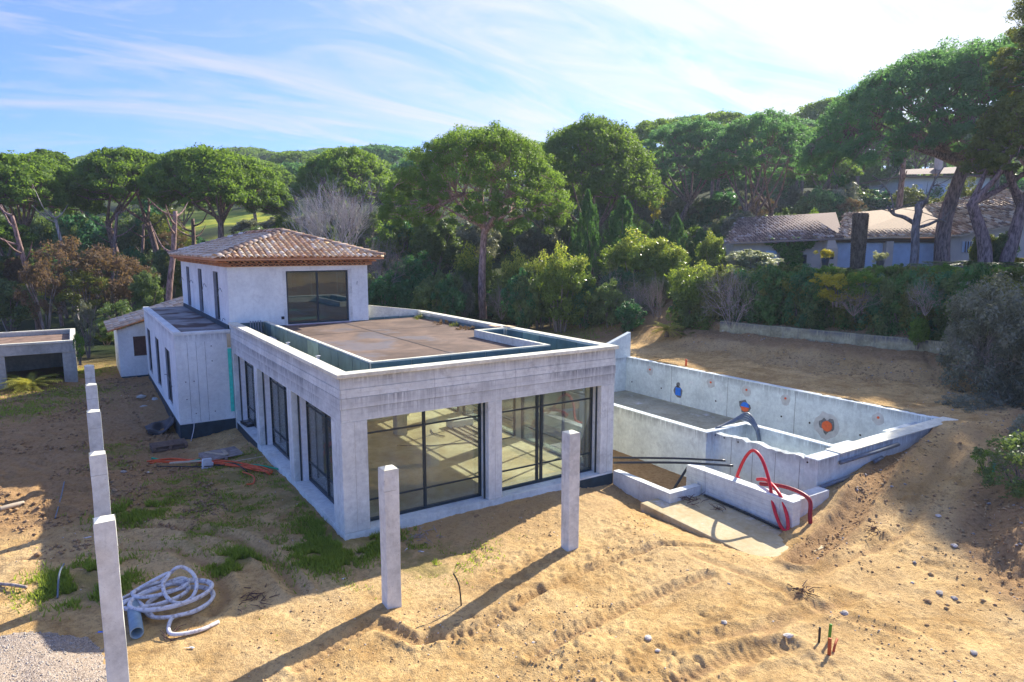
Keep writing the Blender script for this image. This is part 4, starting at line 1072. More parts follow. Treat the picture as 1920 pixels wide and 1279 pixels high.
# ------------------------------------------------------------------ neighbouring house with garages
def uv(u, v, z=0): p = CAM+RT*u+FH*v; return np.array([p[0], p[1], z])
class UMB(MB):
    """builds in axes parallel to the garages' front: a along it, d away from it"""
    def ub(s, a0, a1, d0, d1, z0, z1, zr=None):
        p = [uv(a0, d0, z0), uv(a1, d0, z0), uv(a1, d1, z0), uv(a0, d1, z0), uv(a0, d0, z1), uv(a1, d0, z1 if zr is None else zr), uv(a1, d1, z1 if zr is None else zr), uv(a0, d1, z1)]
        return s.hexa(p)
nh = thing('garage_house', 'neighbouring low pink house with tiled roofs and pale garage doors behind the hedge', 'house', uv(30, 56, 5.0))
def N(name, mb, m, **k): return mb.build(name, m, nh, **k)
D0 = 55.0
def pu(px, v=D0): return (px-960)/FPX*v
def pz(py, v=D0): return 7.018-(py-462)/FPX*v*1.005
EAV = pz(447); RDG = 9.9
N('wall', UMB().ub(pu(1372), pu(1556), D0, D0+9, 4.6, EAV), M['neigh'])
N('wall', UMB().ub(pu(1556), pu(1772), D0+.25, D0+8, 4.6, EAV), M['neigh'])
N('wall', UMB().ub(pu(1772), pu(1990), D0-.1, D0+8, 4.6, pz(441), pz(402)), M['neigh'])
N('fascia_board', UMB().ub(pu(1556), pu(1772), D0-.12, D0+.25, pz(455), EAV), M['brown'])
for a, b in ((1564, 1650), (1666, 1750)):
    dr = N('garage_door', UMB().ub(pu(a), pu(b), D0+.10, D0+.2, 4.7, pz(455)), M['shutter'])
    for k in range(1, 8): UMB().ub(pu(a)+.02, pu(b)-.02, D0+.07, D0+.11, 4.7+k*.33-.015, 4.7+k*.33+.015).build('door_rib', M['shutter'], dr)
N('pillar', UMB().ub(pu(1651), pu(1664), D0-.35, D0+.2, 4.6, pz(453)), M['neigh'])
N('door', UMB().ub(pu(1432), pu(1452), D0-.05, D0+.02, 4.7, pz(470)), M['shutter'])
N('door', UMB().ub(pu(1499), pu(1508), D0-.05, D0+.02, 4.9, pz(477)), M['frame'])
wn = N('window', UMB().ub(pu(1794), pu(1813), D0-.16, D0-.08, pz(473), pz(453)), M['white'])
UMB().ub(pu(1796), pu(1811), D0-.18, D0-.162, pz(471), pz(455)).build('pane', M['shutter'], wn)
for k in (1, 2, 3): UMB().ub(pu(1794+k*4.8)-.03, pu(1794+k*4.8)+.03, D0-.24, D0-.19, pz(473), pz(453)).build('window_bar', M['brown'], wn)
# barbecue chimney on the wall
ch = UMB().ub(pu(1534), pu(1556), D0-.9, D0-.01, 4.7, pz(466)); 
N('barbecue', ch, M['neigh'])
a0, a1 = pu(1535), pu(1555)
hd = UMB(); m_ = (a0+a1)/2
hd.hexa([uv(a0, D0-.95, pz(466)), uv(a1, D0-.95, pz(466)), uv(a1, D0-.02, pz(466)), uv(a0, D0-.02, pz(466)), uv(m_-.2, D0-.6, pz(442)), uv(m_+.2, D0-.6, pz(442)), uv(m_+.2, D0-.1, pz(442)), uv(m_-.2, D0-.1, pz(442))])
N('barbecue_hood', hd, M['neigh']); N('barbecue_mouth', UMB().ub(pu(1538), pu(1548), D0-.96, D0-.89, pz(485), pz(472)), M['black'])
def roofplane(p0, p1, p2, p3, parent, m, step=.30, row=.42, name='roof'):
    """tiled plane: p0-p1 the eave, p3-p2 the upper edge"""
    p0, p1, p2, p3 = map(lambda q: np.array(q, float), (p0, p1, p2, p3))
    mb = MB(); mb.add([p0, p1, p2, p3, p0-[0, 0, .12], p1-[0, 0, .12], p2-[0, 0, .12], p3-[0, 0, .12]], [(0, 1, 2, 3), (7, 6, 5, 4), (0, 4, 5, 1), (1, 5, 6, 2), (2, 6, 7, 3), (3, 7, 4, 0)])
    mb.build(name, m, parent)
    ex = (p1-p0); Wd = np.linalg.norm(ex); ex /= Wd
    nrm = np.cross(ex, (p3-p0)); nrm /= np.linalg.norm(nrm); ey = np.cross(nrm, ex)
    def lines(x):
        # extent up the slope at x, between the side edges
        t3 = (p3-p0)@ex; h3 = (p3-p0)@ey; t2 = (p2-p0)@ex; h2 = (p2-p0)@ey
        h = max(h3, h2)
        if t3 > 0 and x < t3: h = min(h, h3*x/t3)
        if t2 < Wd and x > t2: h = min(h, h2*(Wd-x)/(Wd-t2))
        return (0, h)
    off = top_loc(parent)
    slope_tiles(p0-off, ex, ey, nrm, Wd, 1, lines, parent, step=step, row=row, mat_=m, jit=.05)
ZE = EAV
roofplane(uv(pu(1350), D0-.8, pz(456)), uv(pu(1566), D0-.8, pz(447)), uv(pu(1622), D0+6, pz(400, D0+6)), uv(pu(1425), D0+6, pz(411, D0+6)), nh, M['tiledark'])
roofplane(uv(pu(1556), D0-.7, pz(447)), uv(pu(1790), D0-.7, pz(441)), uv(pu(1810), D0+6, pz(388, D0+6)), uv(pu(1640), D0+6, pz(402, D0+6)), nh, M['tileold'])
roofplane(uv(pu(1780), D0-.75, pz(442)), uv(pu(1990), D0-.75, pz(402)), uv(pu(1995), D0+6, pz(372, D0+6)), uv(pu(1800), D0+6, pz(388, D0+6)), nh, M['tileold'])
# white villa up the hill
wv = thing('hillside_villa', 'white villa with brown tiled roof on the slope behind the garages', 'house', uv(55, 92, 11))
V0 = 92.0
def WV(name, mb, m): return mb.build(name, m, wv)
WV('wall', UMB().ub(pu(1672, V0), pu(1835, V0), V0, V0+8, 10, pz(338, V0)), M['neighw'])
WV('wall', UMB().ub(pu(1615, V0), pu(1690, V0), V0-3, V0, 10, pz(384, V0)), M['neighw'])
WV('roof', UMB().ub(pu(1660, V0), pu(1845, V0), V0-1, V0+9, pz(338, V0), pz(336, V0)).add([uv(pu(1660, V0), V0-1, pz(334, V0)), uv(pu(1845, V0), V0-1, pz(330, V0)), uv(pu(1820, V0), V0+4, pz(312, V0)), uv(pu(1700, V0), V0+4, pz(318, V0))], [(0, 1, 2, 3)]), M['tiledark'])
WV('terrace_roof', UMB().ub(pu(1608, V0), pu(1680, V0), V0-3.5, V0, pz(384, V0), pz(380, V0)), M['tileold'])
WV('chimney', UMB().ub(pu(1756, V0), pu(1764, V0), V0+2, V0+3, pz(330, V0), pz(296, V0)), M['neigh'])
for a, b, c_, d_ in ((1700, 1712, 366, 350), (1745, 1760, 372, 350), (1790, 1802, 370, 352)):
    WV('window', UMB().ub(pu(a, V0), pu(b, V0), V0-.1, V0+.05, pz(c_, V0), pz(d_, V0)), M['shutter'])
WV('railing', UMB().ub(pu(1645, V0), pu(1672, V0), V0-3.2, V0-3.1, pz(376, V0), pz(366, V0)), M['greypipe'])

# ------------------------------------------------------------------ vegetation builders
def leaf_tris(P, Nn, size, aspect, g, spread=.5):
    n = len(P)
    Nn = Nn/np.maximum(np.linalg.norm(Nn, axis=1, keepdims=True), 1e-6)+g.normal(0, spread, (n, 3))
    Nn /= np.maximum(np.linalg.norm(Nn, axis=1, keepdims=True), 1e-6)
    r = g.normal(0, 1, (n, 3)); a = np.cross(Nn, r); a /= np.maximum(np.linalg.norm(a, axis=1, keepdims=True), 1e-6); b = np.cross(Nn, a)
    s = (size*(.6+.8*g.random(n)))[:, None]
    V = np.stack([P-a*s*.5*aspect-b*s*.4, P+a*s*.5*aspect-b*s*.4, P+b*s*.6+Nn*s*.15], 1)
    return V.reshape(-1, 3)
def cloud(name, centers, radii, per, size, aspect, mat_, parent, seed, spread=.5, tints=None, tipz=None, shell=.55, flat=1.0):
    g = np.random.default_rng(seed); n = len(centers); centers = np.asarray(centers, float); radii = np.asarray(radii, float)
    d = g.normal(0, 1, (n, per, 3)); d /= np.linalg.norm(d, axis=2, keepdims=True)
    rr = (shell+(1-shell)*g.random((n, per, 1)))*(1+.25*(g.random((n, per, 1))-.5))
    P = centers[:, None]+d*rr*radii[:, None, None]*np.array([1, 1, flat])
    tt = g.random(n) if tints is None else np.asarray(tints)
    t = np.clip(tt[:, None]*.70+.30*g.random((n, per)), 0, 1)
    P = P.reshape(-1, 3); D = d.reshape(-1, 3)
    V = leaf_tris(P, D+[0, 0, .25], size, aspect, g, spread)
    F = np.arange(len(V)).reshape(-1, 3); att = {'tint': np.repeat(t.ravel(), 3)}
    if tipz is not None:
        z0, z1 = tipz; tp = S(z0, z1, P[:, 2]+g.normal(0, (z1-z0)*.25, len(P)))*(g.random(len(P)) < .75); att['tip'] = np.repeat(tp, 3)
    return fast_mesh(name, V, F, mat_, parent, attrs=att)

def pine(label, loc, H, R, fork, ch, r0, seed, mat_, lean=(0, 0), nl=7, ncl=260, per=130, leaf=.24, group=None, bark=None, skew=0, trunks=None, name='stone_pine', irregular=.12, clr=.115, coff=(0, 0), fr_=5):
    g = np.random.default_rng(seed); t = thing(name, label, 'tree', loc, 0, group)
    top = np.array([lean[0], lean[1], fork]); mb = MB()
    tr = trunks or [((0, 0), (lean[0], lean[1]))]
    forks = []
    for (bx, by), (tx, ty) in tr:
        bow = g.normal(0, .22, 2)
        pts = [np.array([bx, by, -1.2]), np.array([bx+(tx-bx)*.25+bow[0], by+(ty-by)*.25+bow[1], fork*.35]), np.array([bx+(tx-bx)*.62+bow[0]*.7, by+(ty-by)*.62+bow[1]*.6, fork*.7]), np.array([tx, ty, fork])]
        sp = spline(pts, 5); mb.tube(sp, list(np.linspace(r0, r0*.66, len(sp))), 9); forks.append(sp[-1])
    cz = H-ch; K0 = top[:2]*.9+np.array(coff)
    # outline of the crown: radius varies with direction
    ph = g.random(8)*2*PI
    def rad(a): return R*(1+irregular*math.sin(2*a+ph[0])+irregular*.7*math.sin(3*a+ph[1])+irregular*.5*math.sin(5*a+ph[2]))
    cen = []; crad = []
    k = 0; ga = PI*(3-5**.5)
    for i in range(ncl):
        q = math.sqrt((i+.5)/ncl); a = i*ga+g.normal(0, .1); rr = rad(a)*q
        zt = H-ch*.78*(q**3.0)+skew*rr*math.cos(a)/R*1.0
        z = zt+g.normal(0, .035)*ch-(.14*ch if g.random() < .18 else 0)
        cen.append((K0[0]+rr*math.cos(a), K0[1]+rr*math.sin(a), z)); crad.append(R*clr*(.65+.7*g.random())*(1.0 if q < .85 else .85))
    # lower fringe at the rim
    for i in range(ncl//fr_):
        a = g.random()*2*PI; rr = rad(a)*(.74+.25*g.random()); z = H-ch*(.62+.20*g.random())+skew*rr*math.cos(a)/R
        cen.append((K0[0]+rr*math.cos(a), K0[1]+rr*math.sin(a), z)); crad.append(R*clr*(.5+.4*g.random()))
    cen = np.array(cen); crad = np.array(crad)
    # limbs and branches
    limbs = []
    for i in range(nl):
        a = 2*PI*i/nl+g.normal(0, .25); q = .30+.45*g.random() if i else .1
        f = forks[i % len(forks)]; rr = rad(a)*q; e = np.array([K0[0]+rr*math.cos(a), K0[1]+rr*math.sin(a), H-ch*(.40+.35*q)])
        md = f*.5+e*.5+np.array([math.cos(a)*rr*.05, math.sin(a)*rr*.05, -(e[2]-f[2])*.10]); st = f-np.array([0, 0, g.random()*.12*fork])
        sp = spline([st, md, e], 5); mb.tube(sp, list(np.linspace(r0*.50, r0*.15, len(sp))), 6, cap=False); limbs.append(sp)
    lp = np.array([p for sp in limbs for p in sp[3:]])
    br = MB(); subs = []
    for i in range(0, len(cen), 1):
        c = cen[i]-np.array([0, 0, crad[i]*.4])
        dd = np.linalg.norm((lp-c)*[1, 1, 1.3], axis=1); s = lp[np.argmin(dd)]
        if i % 3 == 0:
            m_ = (s+c)/2+g.normal(0, .04*R, 3)*[1, 1, .5]-[0, 0, .04*R]
            sp = spline([s, m_, c], 3); br.tube(sp, list(np.linspace(r0*.17, r0*.05, len(sp))), 4, cap=False); subs += sp[2:]
    sp_ = np.array(subs)
    for i in range(len(cen)):
        for _ in range(2 if i % 3 else 1):
            c = cen[i]+g.normal(0, .35, 3)*crad[i]; s = sp_[np.argmin(np.linalg.norm(sp_-c, axis=1)+g.random(len(sp_))*.5)]
            m_ = (s+c)/2+g.normal(0, .12, 3); br.tube([s, m_, c], [r0*.075, r0*.055, r0*.03], 3, cap=False)
    mb.build('trunk', bark or M['bark'], t, world=False, smooth=True)
    br.build('branches', bark or M['bark'], t, world=False, smooth=False)
    cloud('crown', cen, crad, per, leaf, .55, mat_, t, seed+1, .55, shell=.35, flat=.72)
    return t

def bush_mesh(seed, n=70, per=90, leaf=.10, name='foliage', mat_=None, parent=None, tip=None, col=False, aspect=.6, box=False, inner=.3, rmin=.11, rmax=.14):
    """unit bush: radius 1, height 2, base at z = 0"""
    g = np.random.default_rng(seed); d = g.normal(0, 1, (n, 3)); d /= np.linalg.norm(d, axis=1, keepdims=True)
    if box: d = np.sign(d)*np.abs(d)**.6; d /= np.maximum(1, np.abs(d).max(1, keepdims=True))
    r = inner+(.84-inner)*g.random(n)**.5; c = d*r[:, None]*(1+.18*g.normal(0, 1, (n, 1))*.6)
    c[:, 2] = c[:, 2]*1.0+1.0; rad = rmin+rmax*g.random(n)
    return cloud(name, c, rad, per, leaf, aspect, mat_, parent, seed+1, .7, tipz=tip, shell=.4)

def at_h(px, py, v):
    """a place seen at picture coordinates, v metres ahead"""
    return at(px, py, v=v)
def plant(proto, px, ptop, pbot, wpx, v, label, group=None, mat_=None, name=None, rz=None, ydepth=None, sink=.25):
    """copy of a unit plant scaled to a real width and height"""
    pt = at_h(px, ptop, v); pb = at_h(px, pbot, v); w = wpx/FPX*v; h = pt[2]-pb[2]
    o = dup(proto, loc=(pb[0], pb[1], pb[2]-sink*.2), rz=rnd.uniform(0, 6.28) if rz is None else rz, scale=(w/2, w/2*(ydepth or 1), h/2), label=label, group=group)
    if mat_:
        for ch in [o]+list(o.children_recursive):
            if ch.type == 'MESH' and ('foliage' in ch.name or ch is o): ch.material_slots[0].link = 'OBJECT'; ch.material_slots[0].material = mat_
    if name: o.name = name
    return o
def make_bush(seed, mat_, **k):
    t = thing('shrub', 'x', 'shrub', (0, 0, -500)); bush_mesh(seed, mat_=mat_, parent=t, **k)
    mb = MB(); g = np.random.default_rng(seed)
    for i in range(9):
        a = g.random()*2*PI; mb.tube([(0.1*math.cos(a), .1*math.sin(a), -.3), (.3*math.cos(a), .3*math.sin(a), .6), (.55*math.cos(a), .55*math.sin(a), 1.2)], [.03, .022, .01], 4, cap=False)
    mb.build('stems', M['barkg'], t, world=False); return t
protos = []
def proto(f, *a, **k): p = f(*a, **k); protos.append(p); return p
B1 = proto(make_bush, 101, L['dark'], n=120, per=80, leaf=.105)
B6 = proto(make_bush, 106, L['olive'], n=190, per=110, leaf=.042, inner=.45, rmin=.09, rmax=.10)
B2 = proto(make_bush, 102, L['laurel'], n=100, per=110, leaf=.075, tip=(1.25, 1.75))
B3 = proto(make_bush, 103, L['dark'], n=100, per=95, leaf=.085)
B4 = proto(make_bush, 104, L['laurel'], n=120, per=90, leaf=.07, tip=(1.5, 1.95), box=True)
B5 = proto(make_bush, 105, L['mid'], n=46, per=90, leaf=.075, inner=.5)

def bare_mesh(seed, n_main, depth, mb, base=(0, 0, 0), spread=.6, ln=.7, r=.02, up=.5, kids=3, col=None):
    g = np.random.default_rng(seed)
    def grow(p, d, l, rr, k):
        d = d/np.linalg.norm(d); m_ = p+d*l*.5+g.normal(0, l*.06, 3); e = p+d*l+g.normal(0, l*.08, 3)
        mb.tube([p, m_, e], [rr, rr*.8, rr*.6], 4 if k > 2 else 3, cap=False)
        if k == 0: return
        for j in range(kids):
            q = p+(e-p)*(.45+.55*(j+1)/kids); nd = d+g.normal(0, spread*.62, 3)+[0, 0, up*.15]
            grow(q, nd, l*(.55+.25*g.random()), rr*.6, k-1)
    for i in range(n_main):
        a = g.random()*2*PI; s = spread*(.2+.8*g.random()); grow(np.array(base, float)+[.04*math.cos(a), .04*math.sin(a), 0], np.array([s*math.cos(a), s*math.sin(a), 1.0]), ln*(.8+.4*g.random()), r, depth)
    return mb
def make_bare(seed, mat_, name='bare_shrub', **k):
    t = thing(name, 'x', 'shrub', (0, 0, -500)); bare_mesh(seed, mb=(mb := MB()), **k)
    V = np.array(mb.v); sc_ = 1/np.percentile(np.hypot(V[:, 0], V[:, 1]), 97); zt = np.percentile(V[:, 2], 99); V = V*[sc_, sc_, 2/zt]; mb.v = V.tolist()
    mb.build('twigs', mat_, t, world=False); return t
R1 = proto(make_bare, 201, M['twig'], n_main=16, depth=4, spread=1.0, r=.012, kids=3)
R2 = proto(make_bare, 202, M['pale'], n_main=22, depth=4, spread=.55, r=.010, kids=3, up=1.6)
R3 = proto(make_bare, 203, M['twig'], n_main=9, depth=4, spread=.5, r=.014, kids=3, up=1)

def make_conifer(seed):
    t = thing('young_cypress', 'x', 'tree', (0, 0, -500)); g = np.random.default_rng(seed)
    cs = []; rs = []
    for i in range(230):
        z = 2*(i/230); rr = (1-z/2)**.8*.95+.03; a = g.random()*2*PI; q = rr*(.45+.55*g.random())
        q *= 1+.35*math.sin(a*3+z*5); cs.append((q*math.cos(a), q*math.sin(a), z+.25*q)); rs.append(.05+.07*rr)
    cs = np.array(cs)
    c = cloud('foliage', cs, rs, 100, .075, .30, L['cypress'], t, seed, 1.1, shell=.0, flat=1.9)
    MB().tube([(0, 0, -.2), (0, 0, 1.95)], [.04, .008], 5).build('trunk', M['barkg'], t, world=False); return t
K1 = proto(make_conifer, 301); K2 = proto(make_conifer, 302)

# ------------------------------------------------------------------ stone pines
def tree_at(px, pbase, v): p = at_h(px, pbase, v); return (p[0], p[1], p[2])
def zat(py, v): return at_h(960, py, v)[2]
v = 54.8; b = tree_at(907, 601, v)
pine('tall umbrella pine with straight reddish trunk standing alone behind the flat roof', (b[0], b[1], b[2]), zat(254, v)-b[2], 7.5, zat(418, v)-b[2], 8.3, .36, 401, L['pinec'], lean=(.2, .1), nl=11, ncl=470, per=250, leaf=.155, clr=.088, fr_=9, bark=M['barkr'])
def big(px, ptop, pcb, wpx, v, pbase, label, seed, m, pfork=None, zb=None, **k):
    """pine from picture measures: crown top, crown bottom, width, forward distance"""
    x, y, _ = at_h(px, 500, v); zb = float(T(x, y)) if zb is None else zb
    H = zat(ptop, v)-zb; ch = zat(ptop, v)-zat(pcb, v); fork = max(2.0, zat(pfork or pcb+20, v)-zb)
    return pine(label, (x, y, zb), H, wpx/FPX*v/2, fork, ch, k.pop('r0', .38), seed, m, **k)
big(1108, 240, 400, 235, 68, 0, 'rounded dense pine overlapping the tall umbrella pine behind it', 402, L['pine'], ncl=330, per=150, leaf=.25, irregular=.05, clr=.14, pfork=440)
big(1262, 234, 345, 210, 84, 0, 'bluish umbrella pine with a leaning trunk beside the multi-stemmed pine', 403, L['pineb'], lean=(2.0, -.6), ncl=240, per=130, leaf=.26, clr=.10, pfork=375)
big(1412, 224, 345, 240, 76, 0, 'wide umbrella pine with three pale stems above the end of the mossy roof', 404, L['pineb'], lean=(.5, 0), ncl=260, per=150, leaf=.24, clr=.10, trunks=[((-.9, 0), (-1.3, .2)), ((.6, .2), (.3, .3)), ((1.3, -.3), (2.2, -.4))], pfork=395, nl=12)
big(1768, 108, 300, 400, 53.8, 0, 'huge umbrella pine arching over the garage roofs with a very thick grey trunk', 405, L['pineb'], lean=(1.0, -.65), coff=(-2.3, 1.5), ncl=430, per=210, leaf=.20, clr=.098, pfork=290, nl=15, r0=.62, skew=2.4)
big(1925, 60, 185, 270, 62, 0, 'tall umbrella pine joining the huge arching one, cut by the picture edge', 406, L['pineb'], ncl=330, per=160, leaf=.22, pfork=330, r0=.4)
big(1862, 185, 345, 165, 44, 0, 'pine with loose pale green tufts hanging in front of the huge umbrella pine', 407, L['mid'], ncl=190, per=170, leaf=.18, pfork=380, r0=.46, irregular=.2, coff=(.9, -.6), trunks=[((-.35, .2), (-1.5, 1.0)), ((.35, -.2), (1.3, -.8))], clr=.17)
big(1932, -60, 215, 165, 46.5, 0, 'high pine whose yellow-green tufts fill the top corner of the sky', 408, L['mid'], ncl=170, per=230, leaf=.15, pfork=400, r0=.3, irregular=.2, clr=.17)
big(25, 300, 405, 245, 62, 0, 'sunlit yellow-green pine at the edge of the wood above the open shed', 409, L['pinec'], ncl=300, per=140, leaf=.26, pfork=430, lean=(1, 0), irregular=.16)
big(110, 290, 350, 120, 80, 0, 'small-crowned pine peeping behind the sunlit one at the wood edge', 410, L['pine'], ncl=170, per=110, leaf=.3, pfork=380)
big(262, 290, 385, 210, 68, 0, 'dark umbrella pine with several pale bent limbs behind the brown autumn bushes', 411, L['pine'], ncl=300, per=140, leaf=.26, pfork=415, irregular=.16, trunks=[((-1.2, 0), (-2.5, 0)), ((1.6, 0), (1.0, 0))])
big(420, 292, 400, 240, 66, 0, 'broad umbrella pine rising behind the tiled roof of the upper storey', 412, L['pine'], ncl=360, per=140, leaf=.26, pfork=405, skew=-.6)
big(658, 288, 390, 190, 78, 0, 'bright domed pine behind the leafless pale tree', 413, L['pinec'], ncl=280, per=130, leaf=.28, pfork=420)
PV = [pine('x', (0, 0, -500), 13, 6.5, 6.5, 4.5, .3, 450+i, L['pine' if i != 1 else 'pineb'], ncl=190, per=80, leaf=.36, nl=6, group='g') for i in range(3)]
protos += PV
SHARE = 'dark umbrella pine among many in the wood behind the plot'
fill = [(-60, 95, 1.0), (60, 118, .9), (160, 100, .85), (350, 96, .9), (480, 110, .95), (560, 120, .9), (740, 92, .85), (820, 100, .85), (980, 96, .95), (1060, 100, .9), (1170, 105, .95), (1330, 102, 1.0), (1490, 108, .95), (1560, 120, .9), (1640, 128, .9), (1720, 130, .9), (1840, 125, .9), (1950, 110, 1), (1190, 88, .7), (1530, 95, .8), (120, 130, .8), (300, 125, .8), (700, 128, .9), (900, 130, .9)]
fill += [(px_, rnd.uniform(106, 150), rnd.uniform(.95, 1.15)) for px_ in range(1130, 1960, 52)]
fill.sort()
for i, (px, v, s) in enumerate(fill):
    x, y, _ = at_h(px, 500, v); z = float(T(x, y)); s *= rnd.uniform(.9, 1.1)
    o = dup(PV[i % 3], (x, y, z), rnd.uniform(0, 6), (s, s, s*rnd.uniform(.85, 1.0)), 'umbrella pine in the wood behind the plot, %s counting from the shed side' % ORD[i], 'pines in the wood behind the plot')
# tree covered hill far behind
for i in range(120):
    px = rnd.uniform(-80, 2000); v = rnd.uniform(170, 420); x, y, _ = at_h(px, 500, v); z = float(T(x, y))
    s = rnd.uniform(.9, 1.3); dup(PV[i % 3], (x, y, z-3), rnd.uniform(0, 6), (s*1.2, s*1.2, s), 'small distant umbrella pine on the wooded hill', 'pines on the distant hill')
def trunk_tree(px, v, ptop, pbot, r, label, bend=.5, m=None, kids=5, seed=1):
    x, y, _ = at_h(px, 500, v); zb = float(T(x, y)) if pbot is None else zat(pbot, v); h = zat(ptop, v)-zb
    t = thing('forest_tree', label, 'tree', (x, y, zb)); g = random.Random(seed); mb = MB()
    P = spline([(0, 0, -1), (g.uniform(-.2, .2), 0, h*.35), (bend*.6, 0, h*.7), (bend, 0, h)], 5); mb.tube(P, list(np.linspace(r, r*.5, len(P))), 8)
    for k in range(kids):
        a = g.uniform(0, 2*PI); z = h*g.uniform(.6, 1.0); l = g.uniform(1.2, 3.0); q = P[min(len(P)-1, int(z/h*len(P)))]
        mb.tube(spline([q, np.array(q)+[l*.5*math.cos(a), l*.5*math.sin(a), l*.2], np.array(q)+[l*math.cos(a), l*math.sin(a), l*g.uniform(.5, 1.0)]], 4), list(np.linspace(r*.4, r*.08, 9)), 5, cap=False)
    mb.build('trunk', m or M['bark'], t, world=False, smooth=True); return t
for k, (px, v, a, r, bd, lab) in enumerate([(62, 52, 405, .26, -1.0, 'slender grey pine trunk rising past the open shed'), (312, 47, 395, .26, .8, 'bent reddish trunk just beyond the tiled upper storey'), (206, 62, 400, .22, .9, 'pale forked trunk above the brown autumn bushes'), (135, 60, 410, .2, -.9, 'short pale trunk with bare crooked limbs at the wood edge'), (262, 66, 420, .2, .6, 'thin trunk among the brown bushes near the villa'), (1677, 72, 262, .42, .2, 'tall pale bare trunk standing before the hillside villa'), (365, 70, 410, .3, .1, 'dark upright trunk above the tiled roof corner'), (108, 58, 470, .16, .2, 'thin dark trunk by the shed among the bushes')]):
    trunk_tree(px, v, a, None, r, lab, bd, M['bark'] if k != 3 else M['pale'], 5, 60+k)
# trunks in front of the garages
x, y, _ = at_h(1712, 500, 47); t = thing('pollard_tree', 'dark leafless pollarded tree with crooked arms before the garage door', 'tree', (x, y, 5.1)); mb = MB()
ux, uy = RT[0], RT[1]
def up_(a, z, d=0): return np.array([a*ux+d*FH[0], a*uy+d*FH[1], z])
mb.tube(spline([up_(0, -.8), up_(.05, 1.5), up_(-.05, 3.2), up_(.1, 4.4)], 5), list(np.linspace(.30, .24, 16)), 8)
for pts, r in (([up_(0, 3.4), up_(-.9, 3.9), up_(-1.6, 4.1), up_(-2.1, 4.6)], .16), ([up_(.1, 3.2), up_(.8, 3.4), up_(1.5, 3.7), up_(2.0, 3.6)], .13), ([up_(.1, 4.2), up_(.0, 4.7), up_(.45, 4.9), up_(.5, 5.1)], .26), ([up_(.1, 4.3), up_(.5, 4.9), up_(.9, 6.2), up_(1.6, 7.4)], .08), ([up_(-1.6, 4.1), up_(-1.9, 5.3), up_(-2.6, 6.2), up_(-3.3, 6.7)], .07)):
    mb.tube(spline(pts, 4), list(np.linspace(r, r*.5, 13)), 6)
g_ = np.random.default_rng(5)
for k in range(26):
    s0 = [up_(-1.9, 4.3), up_(.4, 4.9), up_(1.8, 3.7), up_(.9, 6.0), up_(-2.4, 6.0)][k % 5]; d = g_.normal(0, 1, 3)*[1, 1, .6]+[0, 0, .7]
    mb.tube(spline([s0, s0+d*.7, s0+d*1.3+g_.normal(0, .2, 3)], 3), list(np.linspace(.035, .008, 7)), 4, cap=False)
mb.build('trunk', M['barkg'], t, world=False, smooth=True)
# cut palm trunk
x, y, _ = at_h(1607, 500, 50); zb = 5.0; t = thing('palm_tree', 'stout ringed palm trunk without fronds in front of the garages', 'tree', (x, y, zb)); mb = MB(); g_ = random.Random(3)
hh = zat(400, 50)-zb
mb.tube([(0, 0, -1), (0, 0, hh)], [.42, .52], 16)
for j in range(int(hh/.13)):
    for k in range(11):
        a = 2*PI*(k+.5*(j % 2))/11+g_.uniform(-.05, .05); z = .13*j; r = .43+.09*z/hh
        c, s = math.cos(a), math.sin(a); w = .11
        mb.add([(r*c-w*s, r*s+w*c, z), (r*c+w*s, r*s-w*c, z), ((r+.08)*c, (r+.08)*s, z+.17), ((r-.04)*c, (r-.04)*s, z+.12)], [(0, 1, 2), (0, 2, 3), (1, 3, 2)])
mb.build('trunk', M['palmbark'], t, world=False)
# ivy
x, y, _ = at_h(1478, 480, D0-.3); t = thing('ivy', 'green ivy climbing and spreading under the mossy roof edge', 'climber', (x, y, 4.9)); g_ = np.random.default_rng(9)
cs = []; 
for i in range(150):
    z = g_.random()*pz(450)-4.9*g_.random()*0; z = g_.random()*(pz(449)-4.9); w = .85+1.3*S(1.6, 2.6, z); a = g_.uniform(-w, w); cs.append(up_(a+.2, z, g_.uniform(-.25, .05)))
cloud('leaves', cs, [.22]*150, 70, .13, .8, L['ivy'], t, 91)
for px, py, lab in ((1548, 482, 'potted plant with yellow flowers beside the barbecue'), (1651, 487, 'potted plant with cream flowers by the garage pillar')):
    x, y, z = at_h(px, py, 50); t = thing('flower_pot', lab, 'potted plant', (x, y, z-.5))
    MB().tube([(0, 0, -.6), (0, 0, 0), (0, 0, .45)], [.2, .22, .3], 14).build('pot', M['pot'], t, world=False, smooth=True)
    cloud('flowers', np.random.default_rng(px).normal(0, .28, (24, 3))*[1, 1, .5]+[0, 0, .72], [.17]*24, 50, .09, .9, L['yellow'] if px < 1600 else L['white'], t, px)

# ------------------------------------------------------------------ shrubs, hedges and undergrowth
def sh(P, px, pt, pb, w, v, lab, m=None, group=None, name=None, yd=None): return plant(P, px, pt, pb, w, v, lab, group, m, name, ydepth=yd)
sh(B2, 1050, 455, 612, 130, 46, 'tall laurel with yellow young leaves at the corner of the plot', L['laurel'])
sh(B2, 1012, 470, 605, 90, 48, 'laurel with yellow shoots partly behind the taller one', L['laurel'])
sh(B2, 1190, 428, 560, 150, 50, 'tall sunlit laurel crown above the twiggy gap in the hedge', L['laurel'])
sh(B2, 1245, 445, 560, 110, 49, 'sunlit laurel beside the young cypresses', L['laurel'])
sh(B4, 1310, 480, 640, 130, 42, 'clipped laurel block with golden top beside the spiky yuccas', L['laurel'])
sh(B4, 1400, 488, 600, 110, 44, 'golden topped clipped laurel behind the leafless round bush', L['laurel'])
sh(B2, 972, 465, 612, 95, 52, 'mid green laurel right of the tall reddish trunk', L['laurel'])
sh(B2, 880, 455, 600, 120, 58, 'mid green laurel left of the tall reddish trunk', L['laurel'])
